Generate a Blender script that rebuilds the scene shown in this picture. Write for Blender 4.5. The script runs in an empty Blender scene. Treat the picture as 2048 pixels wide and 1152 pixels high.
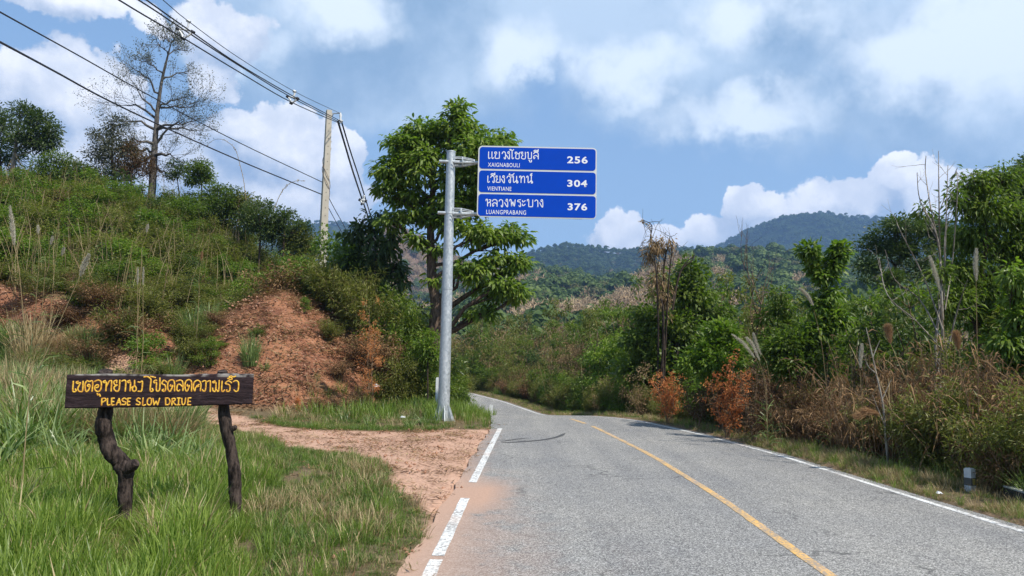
import bpy, math, random
import numpy as np
from mathutils import Vector, Matrix
SC = bpy.context.scene
COL = SC.collection
rng = np.random.default_rng(7)
random.seed(7)

# ------------------------------------------------------------ camera
FPX = 1500.0
CAMH = 1.6
PITCH = math.atan((722 - 576) / FPX)
ROLL = 0.0205
f_ = np.array([0, math.cos(PITCH), math.sin(PITCH)])
r0 = np.array([1.0, 0, 0]); u0 = np.array([0, -math.sin(PITCH), math.cos(PITCH)])
r_ = math.cos(ROLL) * r0 + math.sin(ROLL) * u0
u_ = -math.sin(ROLL) * r0 + math.cos(ROLL) * u0
CAM = np.array([0, 0, CAMH])
cam = bpy.data.cameras.new('camera'); cam.sensor_width = 36; cam.lens = 36 * FPX / 2048
cam.clip_start = 0.05; cam.clip_end = 20000
co = bpy.data.objects.new('camera', cam); COL.objects.link(co)
co.matrix_world = Matrix(((r_[0], u_[0], -f_[0], 0), (r_[1], u_[1], -f_[1], 0), (r_[2], u_[2], -f_[2], CAMH), (0, 0, 0, 1)))
SC.camera = co

def ray(px, py):
    return f_ + (px - 1024) / FPX * r_ - (py - 576) / FPX * u_
def at(px, py, Y):
    d = ray(px, py); return CAM + d * (Y / d[1])
def G(px, py, z=0.0):
    d = ray(px, py); return CAM + d * ((z - CAMH) / d[2])

# ------------------------------------------------------------ light and exposure
SUN_AZ, SUN_EL = math.radians(128), math.radians(52)      # azimuth clockwise from +Y: behind the camera, to the right
sun_dir = Vector((math.sin(SUN_AZ) * math.cos(SUN_EL), math.cos(SUN_AZ) * math.cos(SUN_EL), math.sin(SUN_EL)))
sl = bpy.data.lights.new('sun', 'SUN'); sl.energy = 4.3; sl.angle = math.radians(0.55); sl.color = (1.0, 0.955, 0.88)
so = bpy.data.objects.new('sun', sl); COL.objects.link(so)
so.rotation_euler = (-sun_dir).to_track_quat('-Z', 'Y').to_euler()
SC.view_settings.view_transform = 'Standard'; SC.view_settings.look = 'None'
SC.view_settings.gamma = 1; SC.view_settings.use_curve_mapping = False
SC.view_settings.exposure = 0.6
SC.cycles.max_bounces = 8; SC.cycles.diffuse_bounces = 3; SC.cycles.transmission_bounces = 4
SC.cycles.volume_bounces = 0; SC.cycles.transparent_max_bounces = 8

class NT:
    def __init__(s, nt): s.nt = nt; s.n = nt.nodes; s.l = nt.links
    def add(s, t, **k):
        n = s.n.new(t)
        for a, b in k.items(): setattr(n, a, b)
        return n
    def put(s, sock, v):
        if isinstance(v, bpy.types.NodeSocket): s.l.new(v, sock)
        elif isinstance(v, (tuple, list)) and len(v) == 3 and sock.type == 'RGBA': sock.default_value = (*v, 1)
        else: sock.default_value = v
    def m(s, op, a, b=0.0, c=None, clamp=False):
        n = s.add('ShaderNodeMath', operation=op); n.use_clamp = clamp
        s.put(n.inputs[0], a); s.put(n.inputs[1], b)
        if c is not None: s.put(n.inputs[2], c)
        return n.outputs[0]
    def v(s, op, a, b=(0, 0, 0)):
        n = s.add('ShaderNodeVectorMath', operation=op)
        s.put(n.inputs[0], a); s.put(n.inputs[1], b)
        return n.outputs['Value'] if op in ('LENGTH', 'DOT_PRODUCT', 'DISTANCE') else n.outputs[0]
    def scale(s, a, k):
        n = s.add('ShaderNodeVectorMath', operation='SCALE'); s.put(n.inputs[0], a); s.put(n.inputs['Scale'], k); return n.outputs[0]
    def noise(s, vec, scale, detail=3, rough=0.5, dist=0.0, color=False):
        n = s.add('ShaderNodeTexNoise'); s.put(n.inputs['Vector'], vec)
        n.inputs['Scale'].default_value = scale; n.inputs['Detail'].default_value = detail
        n.inputs['Roughness'].default_value = rough; n.inputs['Distortion'].default_value = dist
        return n.outputs['Color' if color else 'Fac']
    def vor(s, vec, scale, out='Distance', feature='F1'):
        n = s.add('ShaderNodeTexVoronoi', feature=feature); s.put(n.inputs['Vector'], vec); n.inputs['Scale'].default_value = scale
        return n.outputs[out]
    def mix(s, f, a, b, blend='MIX'):
        n = s.add('ShaderNodeMix', data_type='RGBA', blend_type=blend)
        s.put(n.inputs[0], f); s.put(n.inputs[6], a); s.put(n.inputs[7], b); return n.outputs[2]
    def ss(s, x, a, b, lo=0.0, hi=1.0):
        n = s.add('ShaderNodeMapRange', interpolation_type='SMOOTHSTEP')
        s.put(n.inputs[0], x); n.inputs[1].default_value = a; n.inputs[2].default_value = b
        n.inputs[3].default_value = lo; n.inputs[4].default_value = hi; return n.outputs[0]
    def ramp(s, x, stops, interp='LINEAR'):
        n = s.add('ShaderNodeValToRGB'); s.put(n.inputs[0], x); cr = n.color_ramp; cr.interpolation = interp
        while len(cr.elements) < len(stops): cr.elements.new(0.5)
        for e, (p, c) in zip(cr.elements, stops): e.position = p; e.color = (*c, 1)
        return n.outputs[0]

def srgb(r, g, b):
    return tuple(((c / 255) / 12.92 if c / 255 <= .04045 else ((c / 255 + .055) / 1.055) ** 2.4) for c in (r, g, b))

# ------------------------------------------------------------ world: sky and clouds
W = bpy.data.worlds.new('World'); SC.world = W; W.use_nodes = True
W.node_tree.nodes.clear()
t = NT(W.node_tree)
SKYS = 0.1
sky = t.add('ShaderNodeTexSky'); sky.sky_type = 'NISHITA'; sky.sun_disc = False
sky.sun_elevation = SUN_EL; sky.sun_rotation = SUN_AZ; sky.air_density = 1.0; sky.dust_density = 0.6; sky.ozone_density = 1.2; sky.altitude = 300
tc = t.add('ShaderNodeTexCoord').outputs['Generated']
dirv = t.v('NORMALIZE', tc)
sep = t.add('ShaderNodeSeparateXYZ'); t.put(sep.inputs[0], dirv)
az = t.m('ARCTAN2', sep.outputs[0], sep.outputs[1]); el = t.m('ARCSINE', sep.outputs[2])
cmb = t.add('ShaderNodeCombineXYZ'); t.put(cmb.inputs[0], az); t.put(cmb.inputs[1], el)
pcoord = cmb.outputs[0]
def azel(px, py):
    d = ray(px, py); d = d / np.linalg.norm(d); return math.atan2(d[0], d[1]), math.asin(d[2])
def field(blobs, vec, power=1.0):
    out = None
    for (px, py, rx, ry, wt) in blobs:
        a, e = azel(px, py)
        q = t.v('MULTIPLY', t.v('SUBTRACT', vec, (a, e, 0)), (FPX / rx, FPX / ry, 0))
        val = t.m('MULTIPLY', t.m('SUBTRACT', 1.0, t.v('LENGTH', q)), wt)
        out = val if out is None else t.m('MAXIMUM', out, val)
    return out
n1 = t.v('SUBTRACT', t.noise(dirv, 9, 7, 0.58, color=True), (0.5, 0.5, 0.5))
n2 = t.v('SUBTRACT', t.noise(dirv, 3.2, 6, 0.6, color=True), (0.5, 0.5, 0.5))
n3 = t.v('SUBTRACT', t.noise(dirv, 26, 6, 0.6, color=True), (0.5, 0.5, 0.5))
warpc = t.v('ADD', t.v('ADD', pcoord, t.scale(n1, 0.06)), t.scale(n3, 0.035))
warps = t.v('ADD', t.v('ADD', t.v('ADD', pcoord, t.scale(n2, 0.20)), t.scale(n1, 0.07)), t.scale(n3, 0.05))
cumulus = [(120, 195, 120, 100, 1), (55, 260, 90, 110, 1), (205, 190, 75, 85, 1), (150, 300, 170, 110, 1),
           (560, 300, 150, 90, 1), (480, 265, 75, 55, 1), (655, 315, 75, 75, 1), (560, 400, 210, 110, .9), (400, 330, 90, 90, .8),
           (1248, 462, 48, 60, 1), (1300, 490, 130, 50, 1), (1405, 465, 60, 48, 1), (1512, 415, 72, 58, 1), (1500, 465, 100, 60, 1),
           (1795, 350, 60, 50, 1), (1745, 395, 100, 55, 1), (1850, 405, 110, 85, 1), (1925, 370, 60, 45, 1), (1650, 400, 90, 50, .5),
           (430, 60, 110, 70, .55), (420, 150, 60, 50, .5), (100, -10, 160, 45, .6), (290, 40, 60, 30, .5)]
Fc = field(cumulus, warpc)
detail = t.m('SUBTRACT', t.noise(dirv, 17, 8, 0.62), 0.5)
Fc2 = t.m('ADD', Fc, t.m('MULTIPLY', detail, 0.75))
mc = t.ss(Fc2, 0.05, 0.15)
Fup = t.m('ADD', field(cumulus, t.v('ADD', warpc, (0.010, 0.030, 0))), t.m('MULTIPLY', t.m('SUBTRACT', t.noise(t.v('ADD', dirv, (0.008, 0, 0.022)), 17, 8, 0.62), 0.5), 0.75))
lit = t.ss(t.m('SUBTRACT', Fc2, Fup), -0.30, 0.55)
strat = [(760, 110, 420, 190, 1), (1150, 30, 500, 150, 1), (1500, 160, 420, 150, 1), (1850, 120, 380, 210, 1), (1560, 40, 700, 110, .9),
         (700, -150, 1100, 170, .9), (1780, -200, 900, 260, .9), (1990, 300, 160, 120, .6), (1050, 130, 160, 80, .7), (480, 110, 130, 90, .7)]
Fs = field(strat, warps)
wide = t.m('SUBTRACT', t.noise(dirv, 2.2, 5, 0.55), 0.50)
hole = t.ss(el, 0.25, 0.9)                                   # clouds go on overhead and behind, from noise alone
Fs2 = t.m('MAXIMUM', t.m('ADD', Fs, t.m('MULTIPLY', wide, 0.6)), t.m('MULTIPLY', wide, t.m('MULTIPLY', hole, 4.0)))
ms = t.ss(Fs2, 0.0, 0.38, 0, 0.92)
bright = [(690, 0, 150, 90, 1), (1260, 160, 120, 70, .8), (1480, 255, 170, 55, .8), (1440, 90, 90, 90, .8), (1820, 120, 170, 100, 1),
          (1990, 60, 160, 140, 1), (1060, 135, 90, 60, .6), (1600, 60, 200, 60, .4), (440, 60, 100, 50, .7)]
Fb = t.ss(t.m('ADD', field(bright, warps), t.m('MULTIPLY', t.m('SUBTRACT', t.noise(dirv, 7, 7, .62), .5), 1.6)), -0.25, 0.6)
grey = t.mix(t.ss(t.noise(dirv, 5, 7, 0.6), .35, .65), srgb(126, 153, 182), srgb(176, 195, 215))
scol = t.mix(Fb, grey, srgb(216, 226, 236))
ccol_in = t.noise(t.v('ADD', dirv, (0, 0, 0.02)), 13, 6, 0.6)
ccol = t.mix(t.m('ADD', t.m('MULTIPLY', lit, .55), t.m('MULTIPLY', t.ss(ccol_in, 0.36, 0.64), .45)), srgb(140, 160, 188), srgb(240, 240, 243))
hsv = t.add('ShaderNodeHueSaturation'); t.put(hsv.inputs['Color'], sky.outputs[0]); hsv.inputs['Saturation'].default_value = 1.0; hsv.inputs['Value'].default_value = 1.0
blue = t.mix(0.62, t.scale(hsv.outputs[0], SKYS), t.mix(t.ss(el, 0.02, 0.55), srgb(150, 180, 211), srgb(114, 152, 196)))
c1 = t.mix(ms, blue, scol)
c2 = t.mix(mc, c1, ccol)
# below the horizon: the sky texture's own dark ground
bg = t.add('ShaderNodeBackground'); t.put(bg.inputs[0], t.scale(c2, 1.0 / SKYS)); bg.inputs[1].default_value = SKYS
t.l.new(bg.outputs[0], t.add('ShaderNodeOutputWorld').inputs[0])
W.cycles.sampling_method = 'MANUAL'; W.cycles.sample_map_resolution = 512

# ------------------------------------------------------------ helpers
def tag(o, label=None, cat=None, group=None, kind=None):
    if label: o['label'] = label
    if cat: o['category'] = cat
    if group: o['group'] = group
    if kind: o['kind'] = kind
    return o
def link(o, parent=None):
    COL.objects.link(o)
    if parent is not None: o.parent = parent
    return o
def empty(name, loc, label, cat, group=None, rz=0.0, sc=1.0):
    o = bpy.data.objects.new(name, None); o.location = loc; o.rotation_euler = (0, 0, rz)
    o.scale = (sc, sc, sc) if not isinstance(sc, tuple) else sc
    o.empty_display_size = 0.2
    COL.objects.link(o); return tag(o, label, cat, group)

class MB:
    """mesh collector: numpy blocks of verts / tri or quad faces, per-face material index and tint"""
    def __init__(s): s.v = []; s.f3 = []; s.f4 = []; s.n = 0
    def add(s, V, F, mi=0, tint=0.5, smooth=False):
        V = np.asarray(V, float).reshape(-1, 3); F = np.asarray(F, int)
        if len(F) == 0: return
        tt = np.broadcast_to(np.asarray(tint, float), (len(F),)).copy()
        mm = np.full(len(F), mi); sm = np.full(len(F), smooth)
        s.v.append(V); (s.f3 if F.shape[1] == 3 else s.f4).append((F + s.n, mm, tt, sm)); s.n += len(V)
    def mesh(s, name, mats):
        me = bpy.data.meshes.new(name)
        V = np.concatenate(s.v) if s.v else np.zeros((0, 3))
        me.vertices.add(len(V)); me.vertices.foreach_set('co', V.astype(np.float32).ravel())
        parts = []
        for lst, k in ((s.f3, 3), (s.f4, 4)):
            if lst: parts.append((np.concatenate([a[0] for a in lst]), np.concatenate([a[1] for a in lst]), np.concatenate([a[2] for a in lst]), np.concatenate([a[3] for a in lst]), k))
        loops = np.concatenate([p[0].ravel() for p in parts]); tot = np.concatenate([np.full(len(p[0]), p[4]) for p in parts])
        me.loops.add(len(loops)); me.loops.foreach_set('vertex_index', loops.astype(np.int32))
        me.polygons.add(len(tot)); st = np.concatenate([[0], np.cumsum(tot)[:-1]])
        me.polygons.foreach_set('loop_start', st.astype(np.int32)); me.polygons.foreach_set('loop_total', tot.astype(np.int32))
        me.polygons.foreach_set('material_index', np.concatenate([p[1] for p in parts]).astype(np.int32))
        me.polygons.foreach_set('use_smooth', np.concatenate([p[3] for p in parts]))
        a = me.attributes.new('tint', 'FLOAT', 'FACE'); a.data.foreach_set('value', np.concatenate([p[2] for p in parts]).astype(np.float32))
        for m_ in mats: me.materials.append(m_)
        me.update(calc_edges=True); me.validate(); return me
    def obj(s, name, mats, parent=None, loc=None):
        if not isinstance(mats, (list, tuple)): mats = [mats]
        o = bpy.data.objects.new(name, s.mesh(name, mats))
        if loc is not None: o.location = loc
        return link(o, parent)
    def box(s, lo, hi, mi=0, M=None, tint=.5):
        x0, y0, z0 = lo; x1, y1, z1 = hi
        V = np.array([(x0, y0, z0), (x1, y0, z0), (x1, y1, z0), (x0, y1, z0), (x0, y0, z1), (x1, y0, z1), (x1, y1, z1), (x0, y1, z1)], float)
        if M is not None: V = V @ np.array(M)[:3, :3].T + np.array(M)[:3, 3]
        s.add(V, [(0, 3, 2, 1), (4, 5, 6, 7), (0, 1, 5, 4), (1, 2, 6, 5), (2, 3, 7, 6), (3, 0, 4, 7)], mi, tint)
    def tube(s, P, R, n=6, mi=0, cap=True, tint=.5, jit=0.0):
        P = np.asarray(P, float); k = len(P); R = np.broadcast_to(np.asarray(R, float), (k,))
        T = np.gradient(P, axis=0); T /= np.linalg.norm(T, axis=1)[:, None] + 1e-9
        ref = np.array([0, 0, 1.0]) if abs(T[:, 2]).mean() < 0.8 else np.array([1.0, 0, 0])
        A = np.cross(T, ref); A /= np.linalg.norm(A, axis=1)[:, None] + 1e-9; B = np.cross(T, A)
        th = np.arange(n) * 2 * math.pi / n
        ring = np.cos(th)[None, :, None] * A[:, None] + np.sin(th)[None, :, None] * B[:, None]
        rr = R[:, None, None] * (1 + (rng.uniform(-jit, jit, (k, n, 1)) if jit else 0))
        V = (P[:, None] + ring * rr).reshape(-1, 3)
        i = np.arange(k - 1)[:, None] * n; j = np.arange(n)[None]; j2 = (j + 1) % n
        F = np.stack([i + j, i + j2, i + n + j2, i + n + j], -1).reshape(-1, 4)
        s.add(V, F, mi, tint, True)
        if cap:
            for e in (0, k - 1):
                c = P[e]; Vc = np.vstack([V[e * n:(e + 1) * n], c])
                jj = np.arange(n); Fc_ = np.stack([jj, (jj + 1) % n, np.full(n, n)], -1)
                if e == 0: Fc_ = Fc_[:, ::-1]
                s.add(Vc, Fc_, mi, tint)
    def leaves(s, P, D, N, L, Wd, mi=0, tint=None, fold=0.25, droop=0.0, six=False):
        n = len(P); D = D / (np.linalg.norm(D, axis=1)[:, None] + 1e-9)
        S = np.cross(D, N); S /= np.linalg.norm(S, axis=1)[:, None] + 1e-9; N = np.cross(S, D)
        L = np.broadcast_to(L, (n,))[:, None]; Wd = np.broadcast_to(Wd, (n,))[:, None]
        dz = np.array([0, 0, -1.0]) * droop * L
        tint = rng.uniform(0, 1, n) if tint is None else tint
        if not six:
            V = np.stack([P, P + D * L * .45 + S * Wd / 2 + N * Wd * fold, P + D * L + dz, P + D * L * .45 - S * Wd / 2 + N * Wd * fold], 1).reshape(-1, 3)
            F = np.arange(n)[:, None] * 4 + np.arange(4)[None]
            s.add(V, F, mi, tint)
        else:
            m1 = P + D * L * .3; m2 = P + D * L * .68 + dz * .35
            V = np.stack([P, m1 + S * Wd / 2 + N * Wd * fold, m2 + S * Wd * .42 + N * Wd * fold, P + D * L + dz,
                          m2 - S * Wd * .42 + N * Wd * fold, m1 - S * Wd / 2 + N * Wd * fold], 1).reshape(-1, 3)
            b = np.arange(n)[:, None] * 6 + s.n; z_ = np.zeros(2 * n, bool)
            s.v.append(V); s.n += len(V)
            s.f4.append((b + np.array([[1, 2, 4, 5]]), np.full(n, mi), tint, z_[:n]))
            s.f3.append((np.concatenate([b + np.array([[0, 1, 5]]), b + np.array([[2, 3, 4]])]), np.full(2 * n, mi), np.concatenate([tint, tint]), z_))

def unit(a): return a / (np.linalg.norm(a, axis=-1, keepdims=True) + 1e-9)
def rdir(n): return unit(rng.normal(size=(n, 3)))
def hash2(i, j, seed):
    h = (i.astype(np.int64) * 374761393 + j.astype(np.int64) * 668265263 + seed * 974711) & 0x7fffffff
    h = ((h ^ (h >> 13)) * 1274126177) & 0x7fffffff
    return ((h ^ (h >> 16)) & 0xffff) / 65535.0
def vn(x, y, s=1.0, seed=0, octv=3):
    x = np.asarray(x, float) * s; y = np.asarray(y, float) * s; o = 0; a = 1; tot = 0
    for k in range(octv):
        xi = np.floor(x); yi = np.floor(y); fx = x - xi; fy = y - yi; fx = fx * fx * (3 - 2 * fx); fy = fy * fy * (3 - 2 * fy)
        v = (hash2(xi, yi, seed + k) * (1 - fx) + hash2(xi + 1, yi, seed + k) * fx) * (1 - fy) + (hash2(xi, yi + 1, seed + k) * (1 - fx) + hash2(xi + 1, yi + 1, seed + k) * fx) * fy
        o = o + a * (v * 2 - 1); tot += a; a *= .5; x = x * 2.03 + 11.3; y = y * 2.03 + 7.7
    return o / tot
def ss(a, b, x):
    q = np.clip((np.asarray(x, float) - a) / (b - a), 0, 1); return q * q * (3 - 2 * q)
def smooth_poly(P, k=6):
    P = np.asarray(P, float); Q = np.vstack([2 * P[0] - P[1], P, 2 * P[-1] - P[-2]]); out = []
    for i in range(1, len(Q) - 2):
        for q in np.arange(k) / k:
            a, b, c, d = Q[i - 1], Q[i], Q[i + 1], Q[i + 2]
            out.append(.5 * ((2 * b) + (c - a) * q + (2 * a - 5 * b + 4 * c - d) * q * q + (3 * b - a - 3 * c + d) * q ** 3))
    out.append(P[-1]); return np.array(out)

# ------------------------------------------------------------ materials
def mat(name):
    m = bpy.data.materials.new(name); m.use_nodes = True; q = NT(m.node_tree)
    b = m.node_tree.nodes['Principled BSDF']; return m, q, b
def bump(q, b, h, strength=0.3, dist=0.02):
    n = q.add('ShaderNodeBump'); n.inputs['Strength'].default_value = strength; n.inputs['Distance'].default_value = dist
    q.put(n.inputs['Height'], h); q.l.new(n.outputs[0], b.inputs['Normal'])
def objc(q): return q.add('ShaderNodeTexCoord').outputs['Object']
def geop(q): return q.add('ShaderNodeNewGeometry').outputs['Position']
def attr(q, name, typ='GEOMETRY'):
    n = q.add('ShaderNodeAttribute'); n.attribute_name = name; return n.outputs['Fac']

def foliage(name, dark, mid, light, trans=0.35, rough=0.45, tcol=None, var=0.25, spec=0.35):
    m, q, b = mat(name)
    ti = attr(q, 'tint'); rnd = q.add('ShaderNodeObjectInfo').outputs['Random']
    big = q.noise(geop(q), 0.55, 2, 0.5)
    x = q.m('ADD', q.m('MULTIPLY', ti, 0.75), q.m('MULTIPLY', q.m('ADD', q.m('MULTIPLY', rnd, .5), q.m('MULTIPLY', big, .5)), var + .25), clamp=True)
    c = q.ramp(x, [(0.0, dark), (0.5, mid), (1.0, light)])
    q.put(b.inputs['Base Color'], c); b.inputs['Roughness'].default_value = rough; b.inputs['Specular IOR Level'].default_value = spec
    tr = q.add('ShaderNodeBsdfTranslucent'); q.put(tr.inputs[0], q.mix(1.0, c, tcol or (1.0, 1.25, 0.55), 'MULTIPLY') if True else c)
    ms_ = q.add('ShaderNodeMixShader'); ms_.inputs[0].default_value = trans
    q.l.new(b.outputs[0], ms_.inputs[1]); q.l.new(tr.outputs[0], ms_.inputs[2])
    q.l.new(ms_.outputs[0], m.node_tree.nodes['Material Output'].inputs[0]); return m

F = {}
F['green'] = foliage('leaf_green', (.045, .068, .013), (.105, .152, .023), (.19, .24, .036), trans=.48)
F['bright'] = foliage('leaf_bright', (.05, .09, .012), (.12, .19, .022), (.23, .29, .04), trans=.45)
F['dark'] = foliage('leaf_dark', (.03, .048, .013), (.062, .096, .024), (.12, .155, .036), trans=.38)
F['olive'] = foliage('leaf_olive', (.06, .075, .016), (.14, .15, .03), (.25, .235, .055), trans=.42)
F['dry'] = foliage('leaf_dry', (.06, .03, .015), (.155, .085, .042), (.33, .21, .10), trans=.2, rough=.7, tcol=(1.1, 1, .7), spec=.15)
F['tan'] = foliage('leaf_tan', (.12, .08, .04), (.24, .16, .08), (.36, .26, .14), trans=.2, rough=.7, tcol=(1.1, 1, .7), spec=.15)
F['rust'] = foliage('leaf_rust', (.20, .075, .03), (.46, .17, .055), (.62, .30, .11), trans=.35, rough=.6, tcol=(1.2, .8, .5), spec=.2)
F['far'] = foliage('leaf_far', (.018, .036, .014), (.042, .075, .024), (.085, .12, .035), trans=.2, rough=.7, spec=.1)  # mountain leaves kept dark: cloud shade on the right-hand mountain put into the colour
F['hill'] = foliage('leaf_hill', (.03, .055, .018), (.075, .115, .035), (.14, .185, .055), trans=.25, rough=.7, spec=.1)
F['farolive'] = foliage('leaf_far_olive', (.05, .055, .022), (.09, .095, .035), (.15, .14, .055), trans=.2, rough=.7, spec=.1)
F['fartan'] = foliage('leaf_far_tan', (.16, .10, .05), (.40, .28, .16), (.55, .42, .26), trans=.15, rough=.8, tcol=(1.1, 1, .8), spec=.1)
F['grass'] = foliage('grass_blade', (.06, .10, .014), (.13, .20, .028), (.26, .33, .06), trans=.45, rough=.4)
F['lawn'] = foliage('lawn_blade', (.045, .08, .014), (.095, .155, .026), (.18, .24, .05), trans=.4, rough=.5)
F['reed'] = foliage('reed_blade', (.055, .09, .028), (.14, .20, .06), (.30, .36, .14), trans=.35, rough=.35)
F['straw'] = foliage('straw_blade', (.13, .09, .04), (.30, .22, .11), (.50, .40, .22), trans=.3, rough=.6, tcol=(1.1, 1, .7), spec=.2)
F['plume'] = foliage('plume', (.30, .27, .20), (.48, .44, .35), (.66, .62, .52), trans=.35, rough=.8, tcol=(1, 1, .9), spec=.1)
F['brownplume'] = foliage('plume_brown', (.22, .12, .06), (.36, .21, .11), (.5, .33, .18), trans=.3, rough=.8, tcol=(1, .9, .7), spec=.1)
F['brownleaf'] = foliage('leaf_brown', (.04, .022, .014), (.10, .055, .03), (.17, .12, .05), trans=.25, rough=.6, tcol=(1.2, .9, .5), spec=.2)
F['greyleaf'] = foliage('leaf_grey', (.03, .035, .02), (.07, .075, .04), (.13, .13, .07), trans=.25, rough=.6)
F['charred'] = foliage('twig_mat', (.03, .02, .015), (.07, .045, .03), (.14, .09, .06), trans=.0, rough=.9, spec=.1)

def bark(name, a, b_, sc=6.0, bs=.5):
    m, q, b = mat(name); oc = objc(q)
    st = q.v('MULTIPLY', oc, (1, 1, .25)); n = q.noise(st, sc * 3, 6, .65); n2 = q.noise(oc, sc * .5, 3)
    c = q.mix(q.ss(n, .35, .68), a, b_); c = q.mix(q.m('MULTIPLY', q.ss(n2, .5, .8), .5), c, tuple(min(1, v * 1.7) for v in b_))
    q.put(b.inputs['Base Color'], c); b.inputs['Roughness'].default_value = .9; b.inputs['Specular IOR Level'].default_value = .15
    bump(q, b, n, bs, .03); return m
BK = bark('bark_brown', (.05, .032, .022), (.15, .105, .075))
BKP = bark('bark_pale', (.14, .115, .09), (.34, .30, .25))
BKD = bark('bark_dark', (.022, .016, .012), (.075, .055, .042))
STEM = bark('stem_dry', (.12, .075, .045), (.30, .21, .13))
POSTW = bark('post_wood', (.010, .007, .006), (.085, .062, .05), 9, 1.0)

def simple(name, col, rough=.5, metal=0, n=0.0, nsc=8, bs=0):
    m, q, b = mat(name); oc = objc(q)
    c = col
    if n: c = q.mix(q.noise(oc, nsc, 5, .6), tuple(v * (1 - n) for v in col), tuple(min(1, v * (1 + n)) for v in col))
    q.put(b.inputs['Base Color'], c); b.inputs['Roughness'].default_value = rough; b.inputs['Metallic'].default_value = metal
    if bs: bump(q, b, q.noise(oc, nsc * 2, 5, .6), bs, .01)
    return m

# ------------------------------------------------------------ terrain
ER = np.array([(-40, 6.2), (-10, 5.75), (2, 5.45)] + [(G(a, b, 0)[1], G(a, b, 0)[0]) for a, b in ((2048, 1062), (1820, 992), (1560, 910), (1400, 868), (1300, 846))]
              + [(23.3, 3.0), (27, 2.1), (33.7, 1.15), (42.5, -.4), (53, -2.9), (63, -8), (74, -17), (92, -36), (120, -75)])
ER = ER[np.argsort(ER[:, 0])]
def XR(Y): return np.interp(Y, ER[:, 0], ER[:, 1])
EL = np.array([(-40, -.9), (-10, -.75), (2, -.65)] + [(G(a, b, 0)[1], G(a, b, 0)[0]) for a, b in ((857, 1152), (945, 965), (1000, 857))]
              + [(20, -.27), (22, -.32), (24, -.5), (27, -1.3), (30, -2.3), (36, -4.3), (44, -7.0), (53, -10.5), (62, -17), (72, -27), (90, -48), (115, -84)])
EL = EL[np.argsort(EL[:, 0])]
def XL(Y): return np.interp(Y, EL[:, 0], EL[:, 1])
def zr(Y): return -0.66 * ss(21, 34, Y) - 1.0 * ss(60, 130, Y)
HX = [-90, -60, -27, -21.9, -16.6, -14, -11.3, -8.5, -6.2, -4.6]
HZ = [17.5, 14.5, 10.1, 9.2, 7.9, 6.7, 4.6, 2.4, .7, 0]
def mound(X, Y):
    dx = (X + 8.1); dy = (Y - 26.8)
    r = np.sqrt((dx / 5.0) ** 2 + (dy / 7.0) ** 2)
    return 4.15 * np.clip(1 - r ** 1.25, 0, 1) ** 0.92 + .12 * vn(X, Y, 1.1, 5) * (r < 1.05) + .05 * vn(X, Y, 4, 6) * (r < 1.0)
def T(X, Y):
    X = np.asarray(X, float); Y = np.asarray(Y, float)
    xl, xr = XL(Y), XR(Y); dl = xl - X; dr = X - xr
    z = zr(Y) + 0.03 * vn(X, Y, .8, 1)
    H = np.interp(X, HX, HZ)
    wob = 1.6 * vn(X, Y * .3, .22, 3) + .4 * vn(X, Y, 1.0, 4)
    g = .42 * ss(20.5, 24.3, Y + wob) + .58 * ss(24.5, 41, Y + .5 * wob)
    hill = H * g * ss(1.0, 7, dl) * (1 + .06 * vn(X, Y, .15, 8)) + .25 * vn(X, Y, .5, 9) * g * ss(1, 6, dl)
    hill = hill + .5 * ss(9, 20, Y) * ss(4, 14, dl)
    z = np.where(dl > 0, z + np.maximum(hill, mound(X, Y)), z)
    z = z + np.where(dl > 0, -.06 * ss(.32, .12, dl + .08 * vn(X, Y, 2.5, 12)) + .05 * ss(.3, 1.4, dl) * ss(20, 14, Y), 0)
    z = np.where((dl > 0) & (Y > 18), z + .07 * ss(.35, 1.6, dl), z)
    z = np.where(dr > 0, z + .03 - .09 * ss(.22, .10, dr) - .35 * ss(.7, 2.2, dr) - 2.2 * ss(4, 20, dr) - 3 * ss(30, 120, dr), z)
    inside = (dl < .0) & (dr < .0)
    z = np.where(inside, zr(Y) - .07, z)
    return z
PATH = np.array([G(a, b, 0.02)[:2] for a, b in ((180, 812), (330, 816), (480, 842), (620, 862), (800, 864), (1003, 856), (1003, 900), (960, 1000), (900, 1152),
                                             (838, 1152), (868, 1085), (862, 1030), (826, 1000), (790, 975), (755, 925), (600, 903), (480, 868), (330, 838), (180, 830))])
def inpoly(X, Y, P):
    c = np.zeros(X.shape, bool); j = len(P) - 1
    for i in range(len(P)):
        xi, yi = P[i]; xj, yj = P[j]
        cond = ((yi > Y) != (yj > Y)) & (X < (xj - xi) * (Y - yi) / (yj - yi + 1e-12) + xi); c ^= cond; j = i
    return c
def polydist(X, Y, P):
    d = np.full(X.shape, 1e9); j = len(P) - 1
    for i in range(len(P)):
        a = P[j]; b = P[i]; ab = b - a; q = np.clip(((X - a[0]) * ab[0] + (Y - a[1]) * ab[1]) / (ab @ ab + 1e-12), 0, 1)
        d = np.minimum(d, np.hypot(X - a[0] - q * ab[0], Y - a[1] - q * ab[1])); j = i
    return d
def dirtmask(X, Y):
    X = np.asarray(X, float); Y = np.asarray(Y, float)
    d = polydist(X, Y, PATH); sd = np.where(inpoly(X, Y, PATH), d, -d)
    sd = sd + .22 * vn(X, Y, 1.6, 21, 4)
    m = ss(-.12, .14, sd)
    dr = X - XR(Y); m = np.maximum(m, .55 * ss(.28, .05, dr + .1 * vn(X, Y, 2, 22)) * (dr > -0.2))
    dl = XL(Y) - X; m = np.maximum(m, ss(.22, .02, dl + .12 * vn(X, Y, 2, 23)) * (dl > -0.5) * (Y < 22))
    return m
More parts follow.
